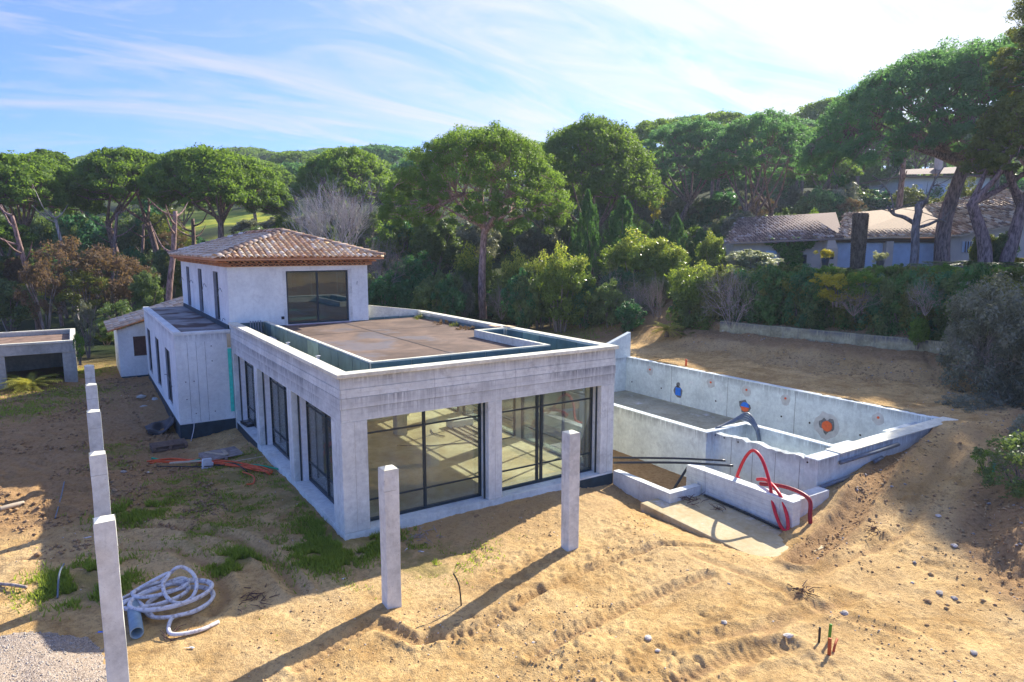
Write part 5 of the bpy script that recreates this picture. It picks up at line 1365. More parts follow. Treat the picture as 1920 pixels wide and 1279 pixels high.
sh(B2, 1330, 432, 520, 60, 52, 'narrow cream tipped laurel between two young cypresses', L['laurel'])
sh(B1, 1405, 465, 510, 110, 52, 'bush covered in whitish blossom under the mossy roof', L['white'])
sh(B1, 1385, 390, 470, 90, 66, 'rounded grey-green bush behind the mossy roof', L['olive'])
for k, (px, pt, pb, w, lab) in enumerate([(1100, 360, 520, 70, 'slim young cypress rising before the rounded pine'), (1165, 372, 520, 110, 'broad young cypress with feathery light green sprays'), (1265, 402, 520, 60, 'small pointed cypress behind the sunlit laurels'), (1310, 430, 530, 80, 'low cypress beside the cream tipped laurel'), (1345, 440, 530, 90, 'low spreading cypress touching the mossy roof end'), (1230, 415, 500, 70, 'young cypress between the laurel crowns')]):
    sh([K1, K2][k % 2], px, pt, pb, w, 54+k, lab)
# undersides of the thicket along the plot
U_L = 'dark leafy shrub low in the thicket behind the plot'
for k in range(30):
    px = 700+k*21+rnd.uniform(-8, 8); v = rnd.uniform(49, 58)-(px-700)*.012 if not 868 < px < 945 else 58
    sh([B1, B3][k % 2], px, rnd.uniform(495, 545), rnd.uniform(612, 622), rnd.uniform(70, 110), v, '%s dark shrub along the foot of the thicket, counting from the tiled roof' % ORD[k], [L['dark'], L['deep'], L['dark']][k % 3], 'dark shrubs in the thicket')
for px, pt, pb, w, v, lab in ((1135, 500, 600, 90, 47, 'leafless brown shrub in the gap between the laurels'), (1185, 520, 612, 90, 45, 'twiggy dark shrub under the sunlit laurel crown'), (1230, 515, 615, 70, 44, 'bare stems standing at the end of the twiggy gap'), (835, 505, 590, 95, 52, 'grey leafless bush left of the reddish trunk'), (940, 530, 598, 70, 50, 'grey twiggy bush right of the reddish trunk'), (980, 560, 606, 45, 46, 'cluster of thin upright stems by the laurel')):
    sh(R3 if 'stems' in lab else R1, px, pt, pb, w, v, lab)
sh(B3, 1180, 560, 622, 70, 43, 'deep green holly-like bush low in the hedge gap', L['deep'])
sh(B3, 775, 470, 590, 130, 56, 'deep green leafy tree left of the grey leafless bush', L['deep'])
sh(B1, 868, 515, 600, 50, 51, 'blue-grey feathery bush beside the reddish trunk', L['olive'])
# hedge above the retaining wall
for k in range(17):
    px = 1345+k*32; v = 40.9-(px-1370)*.0216+rnd.uniform(-.3, .3)
    sh([B1, B4, B3][k % 3], px, rnd.uniform(488, 508), 622+k*2.6, rnd.uniform(90, 120), v, '%s bush of the dark hedge above the mossy wall, counting from the fan palm' % ORD[k], [L['mid'], L['deep'], L['dark'], L['cypress']][k % 4], 'hedge bushes above the garden wall', 'hedge_bush', 1.2)
for k in range(24):
    px = 1440+k*22; sh([B4, B1][k % 2], px, rnd.uniform(488, 500), 555, 62, 44.6-(px-1370)*.0216, '%s clipped green bush edging the garage terrace, counting from the cypresses' % ORD[k], [L['bright'], L['laurel'], L['mid'], L['cypress'], L['bright']][k % 5], 'clipped bushes along the garage terrace', 'hedge_bush')
sh(B4, 1570, 505, 565, 95, 35.6, 'yellow-green shrub on top of the dark hedge', L['yellow'])
sh(B4, 1615, 503, 555, 60, 34.6, 'smaller yellow-green shrub on the hedge top', L['bright'])
sh(B4, 1820, 486, 512, 200, 44, 'long dark clipped bush below the barred window', L['dark'])
sh(B1, 1900, 480, 500, 60, 46, 'bush with yellow flowers at the end of the garage terrace', L['yellow'])
sh(B1, 1838, 430, 500, 45, 45, 'olive green shrub growing round the V-shaped trunks', L['mid'])
sh(B1, 1878, 430, 505, 50, 44.5, 'dark ivy mass wrapped round the V-shaped trunks', L['dark'])
sh(B1, 1720, 590, 645, 40, 31.6, 'bright leafy weed under the hedge on the wall top', L['bright'])
sh(R1, 1372, 492, 618, 130, 39.3, 'large round leafless grey bush beside the mossy wall')
sh(R1, 1600, 530, 590, 110, 34.8, 'brown leafless tangle in the middle of the dark hedge')
sh(R1, 1735, 520, 590, 70, 31.8, 'brown leafless tangle in the hedge near the silvery bush')
# silvery bush on the right
sh(B6, 1880, 500, 800, 260, 27.0, 'large silvery grey olive-like bush overhanging the end of the plot', L['olive'])
sh(B6, 1830, 530, 690, 130, 28.5, 'lighter silvery branch mass leaning towards the wall', L['olive'])
sh(B6, 1945, 560, 830, 220, 25.0, 'shadowed silvery bush at the picture edge', L['olive'])
sh(R1, 1880, 600, 790, 200, 26.5, 'grey tangle of bare twigs inside the silvery bush')
sh(B6, 1820, 735, 812, 150, 24.5, 'low silvery skirt of the large bush touching the bank', L['olive'])
# bank plants
def vhit(px, py):
    for v in np.arange(9, 60, .1):
        q = at(px, py, v=v)
        if q[2] <= float(T(q[0], q[1]))+.02: return v
    return 60
sh(B5, 1850, 838, 892, 62, vhit(1850, 888), 'small bright green shrub beside a green tube on the bank', L['bright'])
sh(B5, 1925, 805, 950, 190, vhit(1905, 935)+.5, 'dark flowering shrub on top of the bank', L['dark'])
sh(R1, 1905, 830, 925, 110, vhit(1890, 915), 'dry twiggy shrub on the bank behind the green one')
sh(B5, 1940, 760, 870, 130, vhit(1940, 850), 'olive shrub hanging at the edge above the bank', L['olive'])
p_ = at(1862, 893, v=vhit(1862, 893)); tube_thing('green_tube', 'short green plastic tube standing beside the small green shrub', 'tube', [p_, p_+[0, 0, .38]], .035, M['green'], spl=False)
# autumn bushes on the left
for k, (px, pt, pb, w, v, m, lab) in enumerate([(130, 440, 575, 130, 50, 'autumn', 'copper brown autumn tree above the shed'), (205, 455, 580, 130, 51, 'autumn', 'brown autumn bush next to the villa wing'), (255, 480, 570, 90, 52, 'autumn', 'rusty bush close to the slotted wall'), (85, 480, 600, 90, 47, 'autumn', 'faded brown bush over the shed roof'), (165, 500, 590, 110, 49, 'mid', 'olive and brown bush low beside the shed'), (280, 500, 590, 70, 49, 'dark', 'dark green bush touching the villa corner'), (20, 520, 610, 110, 50, 'dark', 'dark ivy covered bush behind the shed corner'), (230, 560, 625, 90, 45, 'dark', 'dark undergrowth between shed and villa'), (200, 600, 640, 70, 42, 'dark', 'low dark bush behind the young sapling'), (10, 410, 470, 110, 56, 'pine', 'dark green young pine crown hanging low at the edge'), (60, 520, 580, 90, 56, 'yellow', 'yellow-green bush glowing between the trunks'), (325, 430, 470, 60, 75, 'autumn', 'orange bush glowing behind the thin trunks')]):
    sh([B1, B5, B3][k % 3] if m != 'autumn' else B5, px, pt, pb, w, v, lab, L[m])
for k in range(26):
    px = -60+k*26+rnd.uniform(-10, 10); v = rnd.uniform(56, 74)
    sh([B1, B3, B5][k % 3], px, rnd.uniform(440, 480), rnd.uniform(530, 560), rnd.uniform(60, 100), v, '%s undergrowth bush between the pine trunks, counting away from the picture edge by the shed' % ORD[k], [L['dark'], L['mid'], L['deep'], L['dark'], L['autumn']][k % 5], 'undergrowth under the pines')
for k in range(44):
    px = 500+k*27+rnd.uniform(-12, 12); v = rnd.uniform(66, 88)
    sh([B1, B3][k % 2], px, rnd.uniform(394, 420) if 720 < px < 1150 else rnd.uniform(385, 430), rnd.uniform(500, 520), rnd.uniform(80, 130), v, '%s dense bush in the wood behind the laurels, counting from the bare pale tree' % ORD[k], [L['dark'], L['pine'], L['deep'], L['olive']][k % 4], 'bushes filling the wood')
for k in range(26):
    px = 1120+k*24+rnd.uniform(-8, 8); v = rnd.uniform(88, 104)
    sh([B1, B3][k % 2], px, rnd.uniform(338, 372), 460, rnd.uniform(90, 130), v, '%s tall dark tree mass beyond the bluish pines, counting towards the hillside villa' % ORD[k], [L['dark'], L['pineb'], L['deep'], L['olive']][k % 4], 'trees on the slope behind the garages', 'slope_tree')
for k in range(22):
    px = 1080+k*42+rnd.uniform(-12, 12); v = rnd.uniform(124, 140)
    sh([B1, B3][k % 2], px, rnd.uniform(285, 312), 400, rnd.uniform(90, 140), v, '%s far green tree mass on the hill above the garages, counting towards the hillside villa' % ORD[k], [L['dark'], L['pineb'], L['deep'], L['pine']][k % 4], 'trees on the hill above the garages', 'hill_tree')
for px, pt, w, lab in ((1700, 345, 70, 'leafy tree half hiding the hillside villa at its lower corner'), (1800, 330, 80, 'leafy tree hiding the end of the hillside villa'), (1750, 368, 60, 'low bush before the windows of the hillside villa')):
    sh(B3, px, pt, 410, w, 82, lab, L['mid'], name='slope_tree')
for k in range(20):
    px = -60+k*22+rnd.uniform(-8, 8); v = rnd.uniform(76, 90)
    sh([B1, B3][k % 2], px, rnd.uniform(372, 412) if px < 330 else rnd.uniform(425, 440), 520, rnd.uniform(80, 120), v, '%s dark bush deep in the pine wood behind the shed' % ORD[k], [L['dark'], L['deep'], L['mid']][k % 3], 'bushes deep in the pine wood')
for px, py, w, h, v in ((1228, 385, 36, 60, 78), (1420, 395, 70, 60, 82), (1590, 395, 60, 50, 86)): sh(B5, px, py-h/2, py+h/2, w, v, {1228: 'yellow autumn tree glimpsed between two bluish pines', 1420: 'orange brown autumn bush behind the three-stemmed pine', 1590: 'faded golden bush behind the palm trunk'}[px], L['yellow'] if px == 1228 else L['autumn'])
for px, pt, w in ((470, 408, 70), (520, 405, 80), (575, 400, 90), (610, 395, 70)): sh(B1, px, pt, 450, w, 84, {470: 'grey-green tree beyond the grassy slope, the one nearest the ridge tiles', 520: 'grey-green tree between the ridge tiles and the pale bare tree', 575: 'widest grey-green tree beyond the slope beside the pale twigs', 610: 'grey-green tree hidden by the pale bare tree beyond the slope'}[px], L['olive'], 'grey-green trees beyond the slope')
sh(R2, 640, 335, 505, 165, 57, 'pale leafless tree with a fan of upright white twigs behind the tiled roof', name='bare_tree')
sh(R2, 585, 375, 490, 90, 58, 'smaller pale twig fan beside the white leafless tree', name='bare_tree')
sh(R1, 720, 430, 560, 110, 54, 'grey leafless bush at the end of the tiled roof')
# sapling near the shed
sap = sh(B5, 165, 560, 655, 42, 34, 'young grey-green sapling beside the open shed', L['olive'], name='sapling')
sh(B5, 150, 620, 675, 26, 33, 'bright leafed shoot at the corner of the shed', L['bright'])
# palms: shed palm, yuccas
def frond_plant(name, label, loc, n, L_, m, seed, up=.8, w=.5, cat='palm'):
    g = np.random.default_rng(seed); t = thing(name, label, cat, loc); V = []; tv = []
    for i in range(n):
        a = g.random()*2*PI; el = g.uniform(.15, 1.25)*up; l = L_*g.uniform(.7, 1.1); pts = []
        for k in range(8):
            s = k/7; r_ = l*s*math.cos(el)*(1+.2*s); z_ = l*s*math.sin(el)-.45*l*s*s
            pts.append(np.array([r_*math.cos(a), r_*math.sin(a), z_+.15]))
        side = np.array([-math.sin(a), math.cos(a), 0])
        for k in range(1, 8):
            for sgn in (-1, 1):
                for j in (0, .5):
                    p = pts[k-1]*(1-j)+pts[k]*j; d = pts[k]-pts[k-1]; d = d/np.linalg.norm(d)
                    tip = p+(side*sgn*.75+d*.8)*w*l*.45*(1-.5*k/8)-[0, 0, .05]
                    V += [p-d*.02, p+d*.035, tip]; tv += [.5+.5*g.random()]*3
        for k in range(7): V += [pts[k]+side*.012, pts[k]-side*.012, pts[k+1]]; tv += [.2]*3
    fast_mesh('fronds', np.array(V), np.arange(len(V)).reshape(-1, 3), m, t, attrs={'tint': tv})
    MB().tube([(0, 0, -.3), (0, 0, .2)], [.14, .10], 8).build('stem', M['palmbark'], t, world=False); return t
p = at(55, 738, z=-.3); frond_plant('dwarf_palm', 'low bushy dwarf palm in front of the open shed', (p[0], p[1]+.6, float(T(p[0], p[1]))), 90, 1.7, L['palm'], 11)
for px, py, r, lab in ((1250, 612, 1.1, 'yellow-green fan palm at the foot of the clipped laurel'), (1285, 625, 1.0, 'pale spiky yucca beside the fan palm'), (1308, 628, .9, 'dusty spiky yucca on the dark earth heap')):
    p = at(px, py, v=40.5); frond_plant('yucca', lab, (p[0], p[1], p[2]-.35), 46, r, L['palm'] if px == 1250 else L['mid'], px)

# ------------------------------------------------------------------ things lying about
def G(x, y): return float(Tn(np.array(x), np.array(y)))
# coil of white hose
cx, cy = at(318, 1135, z=-.15)[:2]
hp = []
g_ = random.Random(4)
def loopc(ox, oy, rx, ry, n, z, a0=0, tilt=0):
    for k in range(n*10): 
        a = a0+2*PI*k/10; yield (cx+ox+rx*math.cos(a)*(1+.03*k/10), cy+oy+ry*math.sin(a), z+.02*(k//10)+tilt*math.sin(a))
start = at(410, 1168, z=-.16)
hp = [tuple(start), tuple(at(370, 1185, z=-.14)), tuple(at(320, 1190, z=-.12))]
hp += list(loopc(.18, -.12, .60, .58, 2, -.10, -1.9))
hp += [(cx-.6, cy+.3, .0), (cx-.9, cy+.1, -.02)]
hp += list(loopc(-.25, .25, .62, .42, 2, -.02, 2.8))
hp += list(loopc(.22, .10, .30, .40, 1, .16, 2.2, .20))
hp += list(loopc(-.1, .35, .5, .3, 1, .08, 1.5)); hp += list(loopc(.05, .0, .72, .50, 2, .03, 2.0))
hp += [(cx-.95, cy+.25, .0)]
tube_thing('hose_coil', 'tangled coil of thick dirty white hose at the foot of the nearest post', 'hose', [(a, b, c+.02) for a, b, c in hp], .038, M['hose'], 10)
a = at(247, 1120, z=-.05); b_ = at(257, 1188, z=-.05)
pp = thing('drain_pipe', 'short wide blue-grey drain pipe lying between the post and the hose coil', 'pipe', (b_[0], b_[1], -.25))
d = (np.array(a)-b_); d[2] = 0; d /= np.linalg.norm(d); mb = MB()
pb0 = np.array([b_[0], b_[1], -.04]); n = 20; L_ = 1.15; ax = d; sd = np.cross(ax, (0, 0, 1))
for rr in (.115, .100):
    for j in (0, 1):
        for k in range(n): an = 2*PI*k/n; q = pb0+ax*L_*j+(sd*math.cos(an)+np.array([0, 0, 1])*math.sin(an))*rr; mb.v.append(tuple(q))
for k in range(n):
    k2 = (k+1) % n; mb.f += [(k, k2, n+k2, n+k), (2*n+k2, 2*n+k, 3*n+k, 3*n+k2), (k, 2*n+k, 2*n+k2, k2), (n+k, n+k2, 3*n+k2, 3*n+k)]
mb.build('pipe_body', M['bluegrey'], pp, smooth=True)
# gravel heap
gp = np.array([-7.0, -2.9]); nn = 140
xs = np.linspace(-3.2, 3.2, nn); GX, GY = np.meshgrid(xs+gp[0], xs+gp[1]); rr = np.hypot((GX-gp[0])/2.25, (GY-gp[1])/2.75)
hh = .75*np.clip(1-rr, 0, 1)**.8*1.0; GZ = T(GX, GY)-.12+hh+(fbm(GX*14, GY*14, 3, 5, .7)-.5)*.05+(fbm(GX*2, GY*2, 3, 6)-.5)*.12
i, j = np.meshgrid(np.arange(nn-1), np.arange(nn-1), indexing='ij'); F = np.stack([i*nn+j, i*nn+j+1, (i+1)*nn+j+1, (i+1)*nn+j], -1).reshape(-1, 4)
keep = (rr.ravel()[F].min(1) < 1.08); 
def gravel_mat():
    m, t = mat('gravel'); p = wpos(t)
    vo = t.n('ShaderNodeTexVoronoi', ins={'Vector': p, 'Scale': 42})
    n = t.noise(p, 20, 4, .6); n0 = t.noise(p, 1.1, 4)
    c = t.mix(t.ramp(vo.outputs['Color'], .2, .8), (.20, .16, .13), (.44, .37, .30)); c = t.mix(t.math('MULTIPLY', t.ramp(n0, .4, .65), .4), c, (.40, .31, .21))
    finish(t, c, .95, t.math('SUBTRACT', 1, vo.outputs['Distance']), .8, .02, 0, .15); return m
M['gravel'] = gravel_mat()
o = fast_mesh('gravel_heap', np.stack([GX, GY, GZ], -1).reshape(-1, 3), F[keep], M['gravel'], smooth=True); props(o, 'low heap of pale beige gravel beside the nearest concrete post', 'gravel heap', kind='stuff')
def pick_heap(g, n): a = g.random(n)*2*PI; r = np.sqrt(g.random(n)); return np.stack([gp[0]+r*2.2*np.cos(a), gp[1]+r*2.7*np.sin(a)], -1)
def heap_stones():
    g = np.random.default_rng(8); P = pick_heap(g, 5200); n = len(P); rr = np.hypot((P[:, 0]-gp[0])/2.25, (P[:, 1]-gp[1])/2.75)
    z = T(P[:, 0], P[:, 1])-.12+.75*np.clip(1-rr, 0, 1)**.8+(fbm(P[:, 0]*2, P[:, 1]*2, 3, 6)-.5)*.12
    base = np.array([[1, 0, 0], [0, 1, 0], [-1, 0, 0], [0, -1, 0], [0, 0, .8], [0, 0, -.6]]); s = .008+.018*g.random(n)
    V = base[None]*(.7+.6*g.random((n, 6, 1)))*s[:, None, None]+np.stack([P[:, 0], P[:, 1], z], -1)[:, None]
    f = np.array([[0, 1, 4], [1, 2, 4], [2, 3, 4], [3, 0, 4], [1, 0, 5], [2, 1, 5], [3, 2, 5], [0, 3, 5]]); F = (f[None]+6*np.arange(n)[:, None, None]).reshape(-1, 3)
    props(fast_mesh('heap_gravel', V.reshape(-1, 3), F, M['stone']), 'loose stones on the gravel heap', kind='stuff')
heap_stones()
# pallets
def pallet(label, loc, rz, tilt=0, n=7, L_=1.2, Wd=.8, m=None, group='timber pallets'):
    t = thing('pallet', label, 'pallet', loc, rz, group); t.rotation_euler = (tilt, 0, rz)
    for k in range(n):
        y = -Wd/2+Wd*(k+.5)/n; MB().box(-L_/2, L_/2, y-.04, y+.04, .12, .142).build('slat', m or M['wood'], t, world=False)
    for y in (-Wd/2+.06, 0, Wd/2-.06):
        pass
    for x in (-L_/2+.06, 0, L_/2-.06):
        MB().box(x-.045, x+.045, -Wd/2, Wd/2, .022, .12).build('bearer', m or M['wood'], t, world=False)
    MB().box(-L_/2, L_/2, -Wd/2, -Wd/2+.09, 0, .02).box(-L_/2, L_/2, Wd/2-.09, Wd/2, 0, .02).build('skid', m or M['wood'], t, world=False); return t
p = at(415, 852, z=-.25); pallet('grey slatted pallet lying in the weeds with two boards on it', (p[0], p[1], G(p[0], p[1])+.02), .15, .05, 9, 1.25, 1.0)
pw = simple('brown_pallet', (.20, .14, .10), .9, 0, .3)
p = at(316, 834, z=-.4); pallet('brown pallet at the corner of the wing with blocks stacked in it', (p[0], p[1], G(p[0], p[1])), .02, 0, 5, 1.2, .8, pw)
p = at(316, 826, z=-.2); pallet('brown pallet lying on top of another at the wing corner', (p[0], p[1]+.05, G(p[0], p[1])+.145), .05, 0, 5, 1.2, .8, pw)
p = at(405, 845, z=-.1)
for k, (a, l, dx, lab) in enumerate([(-.9, .95, 0, 'pale board lying diagonally across the grey pallet'), (-1.5, .55, .28, 'short pale board lying on the grey pallet')]):
    o = MB().box(-l/2, l/2, -.06, .06, 0, .03).build('board', M['woodpale'], None, world=False); o.location = (p[0]+dx, p[1]-.05, G(p[0], p[1])+.2); o.rotation_euler = (0, 0, a); props(o, lab, 'board')
# foam block
p = at(387, 868, z=-.2); o = MB().box(-.16, .14, -.05, .05, 0, .34).box(.141, .2, -.05, .05, 0, .2).build('foam_block', M['white'], None, world=False, bevel=.015); o.location = (p[0], p[1], G(p[0], p[1])); o.rotation_euler = (0, .1, .2); props(o, 'notched white foam block standing on the orange conduits', 'foam block')
# bundle of conduits
g_ = random.Random(21)
def conduit_run(name, pts, r, m, lab, grp, jitter=.12):
    P = [at(a, b, z=-.25) for a, b in pts]; Q_ = []
    for q in P: x, y = q[0]+g_.uniform(-jitter, jitter), q[1]+g_.uniform(-jitter, jitter); Q_.append((x, y, G(x, y)+r+g_.uniform(.0, .10)))
    tube_thing(name, lab, 'conduit', Q_, r, m, 7, group=grp)
for k in range(9): conduit_run('orange_conduit', [(280, 860), (330, 853), (385, 860), (430, 870), (480, 882), (508, 890)][(k % 3 == 2):6-(k % 2)], .022, M['orange'], 'orange conduit in the bundle beside the pallets, %s counting from the foam block' % ORD[k], 'orange conduits in the bundle')
for k in range(3): conduit_run('green_conduit', [(282, 850), (330, 853), (375, 858)] if k < 2 else [(430, 870), (480, 878), (522, 884)], .03, M['green'], ['green conduit at the near end of the bundle, upper', 'green conduit at the near end of the bundle, lower', 'green conduit trailing towards the villa ledge'][k], 'green conduits', .05)
for k in range(2): conduit_run('dark_conduit', [(410, 868), (440, 874), (470, 886)] if k else [(300, 872), (380, 872), (440, 868)], .018, M['black'], ['thin black cable under the orange conduits', 'short dark cable lying on the orange conduits'][k], None)
tube_thing('orange_conduit', 'curved orange conduit end hooked on the grass', 'conduit', [tuple(at(455, 885, z=-.22)), tuple(at(475, 893, z=-.20)), tuple(at(475, 906, z=-.2)), tuple(at(462, 908, z=-.22))], .022, M['orange'])
p0, p1 = at(318, 868, z=-.2), at(380, 864, z=-.2); o = MB().bar(p0, p1, .12, .03).build('board', M['woodpale'], None, world=True); 
o.data.transform(__import__('mathutils').Matrix.Translation((-p0[0], -p0[1], -p0[2]))); o.location = tuple(p0); props(o, 'pale plank half under the orange conduits', 'board')
p0, p1 = at(440, 865, z=-.15), at(497, 855, z=-.15); tube_thing('bamboo_cane', 'thin pale cane lying from the pallet to the ledge', 'cane', [p0, p1], .015, M['woodpale'], spl=False)
# black crate on the ledge
p = at(464, 795, z=.03); t = thing('black_crate', 'small black plastic crate on the ledge by the first glass bay', 'crate', (p[0], p[1], 0.0), .1)
MB().box(-.15, .15, -.42, -.02, 0, .10).build('crate_body', M['black'], t, world=False, bevel=.01); MB().box(-.15, .15, .02, .42, 0, .10).build('crate_body', M['black'], t, world=False, bevel=.01)
for y in (-.22, .22): MB().box(-.09, .09, y-.12, y+.12, .101, .106).build('recess', M['greypipe'], t, world=False)
# tarpaulin and rubble at the wing
t_ = at(305, 790, z=-.3); nn = 16; V = []; F = []
for i in range(nn):
    for j in range(nn):
        a, b2 = i/(nn-1), j/(nn-1); x = -2.1-a*1.0; y = 14.6+b2*1.7; z = max(float(T(x, y))+.03, (-.0-.75*a**.6)*(1-.2*b2)-.1)+.07*math.sin(7*a+5*b2)+.06*math.sin(11*b2)+.02*g_.random(); V.append((x, y, z))
for i in range(nn-1):
    for j in range(nn-1): F.append((i*nn+j, (i+1)*nn+j, (i+1)*nn+j+1, i*nn+j+1))
o = MB().add(V, F).build('tarpaulin', M['black'], None, world=False, smooth=True); s_ = o.modifiers.new('s', 'SOLIDIFY'); s_.thickness = .01
mn = np.array(V).mean(0); o.data.transform(__import__('mathutils').Matrix.Translation((-mn[0], -mn[1], -mn[2]))); o.location = tuple(mn); props(o, 'crumpled black tarpaulin hanging off the wing plinth', 'tarpaulin')
def rock(name, label, px, py, size, m, seed, z=-.2, flat=.6, cat='stone'):
    g = np.random.default_rng(seed); p = at(px, py, z=z)
    for _ in range(3): p = at(px, py, z=G(p[0], p[1]))
    V = []; F = []; n = 9; rings = [(-.5, .55), (-.15, 1.0), (.3, .9), (.62, .45)]
    for zz, rr in rings:
        for k in range(n): a = 2*PI*k/n; q = rr*(.75+.5*g.random()); V.append((q*math.cos(a)*size, q*math.sin(a)*size*.75, zz*size*flat*(.9+.2*g.random())))
    V.append((0, 0, .7*size*flat)); 
    for r_ in range(3):
        for k in range(n): F.append((r_*n+k, r_*n+(k+1) % n, (r_+1)*n+(k+1) % n, (r_+1)*n+k))
    for k in range(n): F.append((3*n+k, 3*n+(k+1) % n, 4*n))
    o = MB().add(V, F).build(name, m, None, world=False); o.location = (p[0], p[1], p[2]+size*flat*.2); o.rotation_euler = (0, 0, g.random()*6); return props(o, label, cat)
rocks = [(1215, 1197, .12, 'w', 'white angular stone alone on bright sand in front of the two posts'), (1358, 1168, .10, 'g', 'round grey stone on sand between tyre tracks'), (1478, 1193, .13, 'w', 'white and blue-grey lump of plaster near the conduit stubs'), (1583, 1150, .13, 'g', 'grey stone at the edge of the chipped rubble patch'), (1233, 1220, .07, 'w', 'small cream stone below the white angular one'), (1448, 1165, .06, 'w', 'tiny pale stone near the round grey one'), (1367, 1095, .06, 'g', 'small light stone in the middle of the sand'), (1762, 1112, .13, 'g', 'pale block at the foot of the shaded bank'), (1790, 1122, .10, 'g', 'bluish stone beside the pale block on the bank'), (1826, 1225, .11, 'g', 'blue-grey stone in the shade near the picture corner'), (1760, 968, .12, 'w', 'pale stone on the ridge between pool and bank'), (1648, 888, .10, 'w', 'pale lump on the fill beside the pool'), (1790, 1024, .13, 'w', 'cream stone high on the shaded bank'), (1740, 1128, .12, 'd', 'dark stone half buried at the bank foot'), (1738, 1172, .06, 'd', 'small black stone on shaded sand'), (240, 874, .16, 'g', 'rounded grey stone beside the second post'), (232, 885, .14, 'g', 'flat grey slab stone near the posts'), (278, 886, .08, 'w', 'small pale stone near the conduit bundle'), (787, 1034, .07, 'g', 'flat bluish stone in the shadow edge before the glass bay'), (893, 968, .13, 'd', 'brown clod of earth at the ledge of the glass bay'), (1155, 1195, .04, 'w', 'little white chip beside the white angular stone'), (1000, 1205, .05, 'w', 'small pale chip on the open sand')]
for k, (px, py, s, m, lab) in enumerate(rocks): rock('stone', lab, px, py, s*.72, {'w': M['stonew'], 'g': M['stone'], 'd': M['clod']}[m], 700+k)
for k, (px, py, lab) in enumerate([(265, 745, 'broken concrete block by the wing, upright'), (270, 765, 'broken concrete block by the wing, lying in front'), (290, 750, 'grey rubble lump next to the wing plinth')]): rock('rubble_block', lab, px, py, .20, M['garage'], 760+k, -.3, .7, 'rubble')
# twig heaps on the sand
for k, (px, py, R_, n, lab) in enumerate([(1505, 1108, .25, 22, 'dry brown root clump on the sand'), (1330, 938, .3, 14, 'dry twigs where slab and sand meet'), (970, 925, .2, 8, 'orange-brown scraps on the ledge of the glass bay'), (330, 1190, .35, 10, 'dry leaves and bark below the hose coil'), (790, 1000, .5, 30, 'thin dry branch lying in the villa shadow'), (480, 1120, .5, 26, 'brushwood heap on the shadow edge beyond the hose'), (1640, 1000, .5, 16, 'dry sticks in the gully beside the pool fill')]):
    p = at(px, py, z=-.15); twigs('dry_twigs', lab, (p[0], p[1], G(p[0], p[1])), R_, n, M['brown'] if k != 4 else M['twig'], 30+k, (.1, .35), .08)
def stick(name, label, a, b, r, m, lift=.05, cat='stick', up=None):
    p, q = at(*a, z=-.18), at(*b, z=-.18); p[2] = G(p[0], p[1])+r; q[2] = G(q[0], q[1])+r+lift; mid = (p+q)/2; mid[2] += lift*.6; mid[:2] += rnd.uniform(-.05, .05)
    tube_thing(name, label, cat, [p, mid, q], r, m, 6)
stick('grey_cable', 'stiff grey cable sticking out of the ground near the second post', (103, 968), (121, 908), .018, M['greypipe'], .1)
stick('dead_branch', 'dark branch lying across the lit sand by the gravel heap', (0, 1100), (50, 1108), .035, M['twig'], .04)
stick('wood_scrap', 'pale split log on the lit sand', (0, 960), (45, 948), .07, M['woodpale'], .02)
stick('grey_cable', 'grey cable end rising beside the weeds at the nearest post', (108, 1122), (122, 1078), .02, M['greypipe'], .25)
stick('dead_branch', 'short stick lying on the sunlit earth behind the pool wall', (1280, 775), (1293, 771), .03, M['brown'])
p = at(865, 1130, z=-.15); tube_thing('rebar_stub', 'bent dark rod standing in the sand between the two front posts', 'rod', [p-[0, 0, .1], p+[-.02, .05, .35], p+[-.12, .1, .62]], .016, M['black']); 
p = at(850, 1068, z=.35)
# conduit stubs
for px, py, h, r, m, lab, tip in [(1536, 1198, .30, .022, 'black', 'black conduit stub rising from the sand', (0, 0)), (1555, 1196, .32, .028, 'green', 'green conduit stub beside the orange ones', (.02, 0)), (1555, 1222, .30, .032, 'orange', 'upright orange conduit stub at the stub group', (.02, .02)), (1562, 1220, .12, .022, 'orange', 'slanting orange conduit stub bent towards the bank', (.28, .1))]:
    p = at(px, py, z=-.12); p[2] = G(p[0], p[1]); mm = M[m] if m != 'green' else simple('leaf_green_plastic', (.10, .30, .03), .5)
    if m == 'orange': mm = simple('rusty_orange_plastic', (.50, .11, .03), .6)
    tube_thing('conduit_stub', lab, 'conduit', [p-[0, 0, .1], p+[tip[0]*.4, tip[1]*.4, h*.6], p+[tip[0], tip[1], h]], r, mm)
# litter
for k, (px, py, s, lab) in enumerate([(165, 1003, .10, 'white scrap of plastic beside the row of posts'), (122, 1063, .12, 'torn white plastic bag on the earth above the gravel'), (363, 1213, .14, 'white paper scrap on the lit sand below the hose coil'), (185, 1188, .07, 'small crushed blue and white bottle on the gravel'), (790, 1033, .06, 'pale can lying at the shadow edge'), (645, 1083, .07, 'grey scrap beside the green weeds'), (762, 1027, .08, 'light plastic cup in the weeds behind the front post')]):
    p = at(px, py, z=-.15 if k != 3 else .1); g2 = np.random.default_rng(k); V = g2.normal(0, .5, (9, 3))*[s, s*.6, s*.3]; V[:, 2] = abs(V[:, 2])
    zz = G(p[0], p[1])+.01 if k != 3 else .12
    o = MB().add([tuple(q) for q in V], [(0, 1, 2), (2, 3, 4), (4, 5, 6), (6, 7, 8), (0, 4, 8), (1, 3, 5), (0, 6, 3), (2, 5, 7)]).build('litter', M['white'] if k != 3 else M['blue'], None, world=False); o.location = (p[0], p[1], zz); props(o, lab, 'litter')
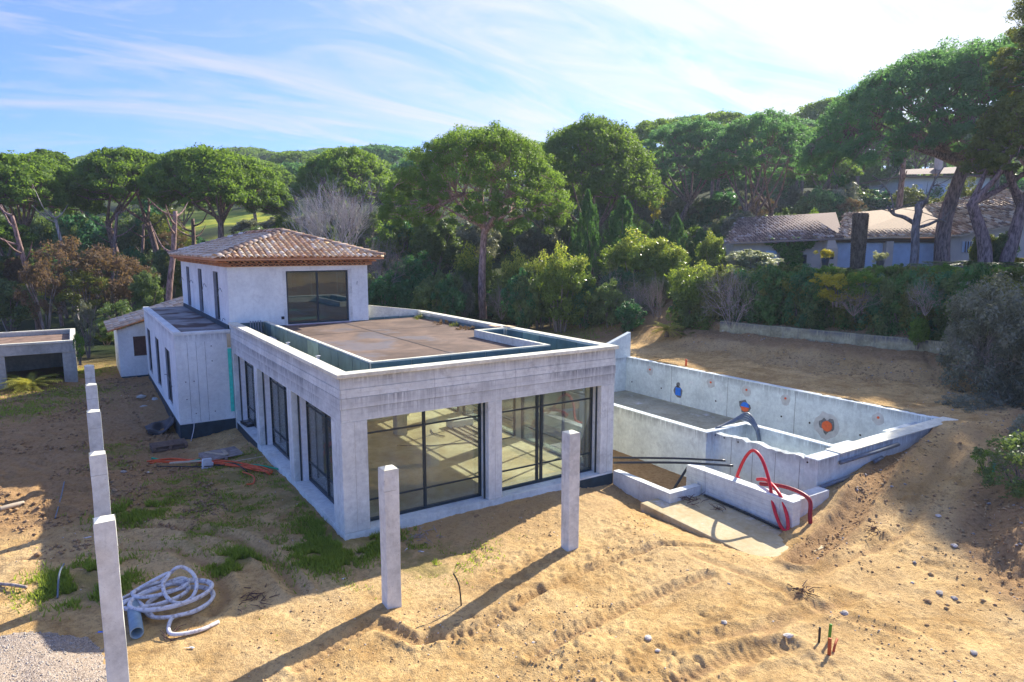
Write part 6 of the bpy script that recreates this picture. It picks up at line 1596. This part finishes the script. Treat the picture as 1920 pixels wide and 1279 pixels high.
# inside the hall
def stackp(px0, py0, px1, py1, k, lab):
    a, b = at(px0, py0, z=.06), at(px1, py1, z=.06); a[2] = b[2] = .04+.035*(k % 2)
    o = MB().bar((0, 0, 0), b-a, .13, .03).build('plank', M['wood'], None, world=False); o.location = tuple(a); props(o, lab, 'plank', 'planks on the hall floor')
for k in range(5): stackp(835+k*9, 803-k*3.5, 905+k*9, 838-k*3.5, k, 'grey plank of the stack on the hall floor, %s counting from the glass' % ORD[k])
tube_thing('indoor_hose', 'long dark hose snaking over the hall floor', 'hose', [at(*q, z=.05) for q in ((745, 835), (800, 836), (850, 832), (900, 828), (960, 820))], .02, M['black'])
tube_thing('indoor_cable', 'curved brown cable on the bright hall floor', 'cable', [at(*q, z=.05) for q in ((808, 805), (812, 812), (824, 816), (834, 818))], .018, M['brown'])
o = MB().box(-.5, .5, -.25, .25, 0, .3).build('sheet_stack', M['white'], None, world=False, bevel=.05); p = at(862, 795, z=.1); o.location = (p[0], p[1], .02); props(o, 'stack of white sheets at the back of the hall', 'stack')
# weeds and litter on the roof
g3 = np.random.default_rng(6)
def roofweeds(px, py, n, lab, m, z=DZ, s=.1):
    p = at(px, py, z=z); t = thing('roof_weeds', lab, 'weeds', (p[0], p[1], z)); cs = g3.normal(0, .18, (n, 3))*[1, 1, .25]; cs[:, 2] = abs(cs[:, 2])+.03
    cloud('leaves', cs, [s]*n, 40, .05, .5, m, t, px)
roofweeds(788, 598, 12, 'yellowish weeds growing in the far corner of the roof terrace', L['mid']); roofweeds(850, 611, 8, 'small green weeds with litter along the roof parapet', L['mid']); roofweeds(872, 618, 12, 'brown dead leaves swept against the roof parapet', L['autumn'], s=.07); roofweeds(835, 608, 10, 'dry brown litter in the corner of the roof terrace', L['autumn'], s=.07)

# the prototypes were only sources for the copies
for p in protos:
    for c in list(p.children_recursive): bpy.data.objects.remove(c, do_unlink=True)
    bpy.data.objects.remove(p, do_unlink=True)

# ------------------------------------------------------------------ thin haze over the whole valley
hz = MB().box(-1900, 1900, -1900, 1900, -12, 95).build('haze', mat('haze_air')[0], None); props(hz, 'thin bluish haze in the air over the wooded valley', kind='stuff')
ht = NT(hz.active_material.node_tree)
pv = ht.n('ShaderNodeVolumePrincipled', ins={'Color': (.72, .86, 1, 1), 'Density': .0004, 'Anisotropy': .3})
ho = ht.n('ShaderNodeOutputMaterial'); ht.t.links.new(pv.outputs[0], ho.inputs['Volume'])
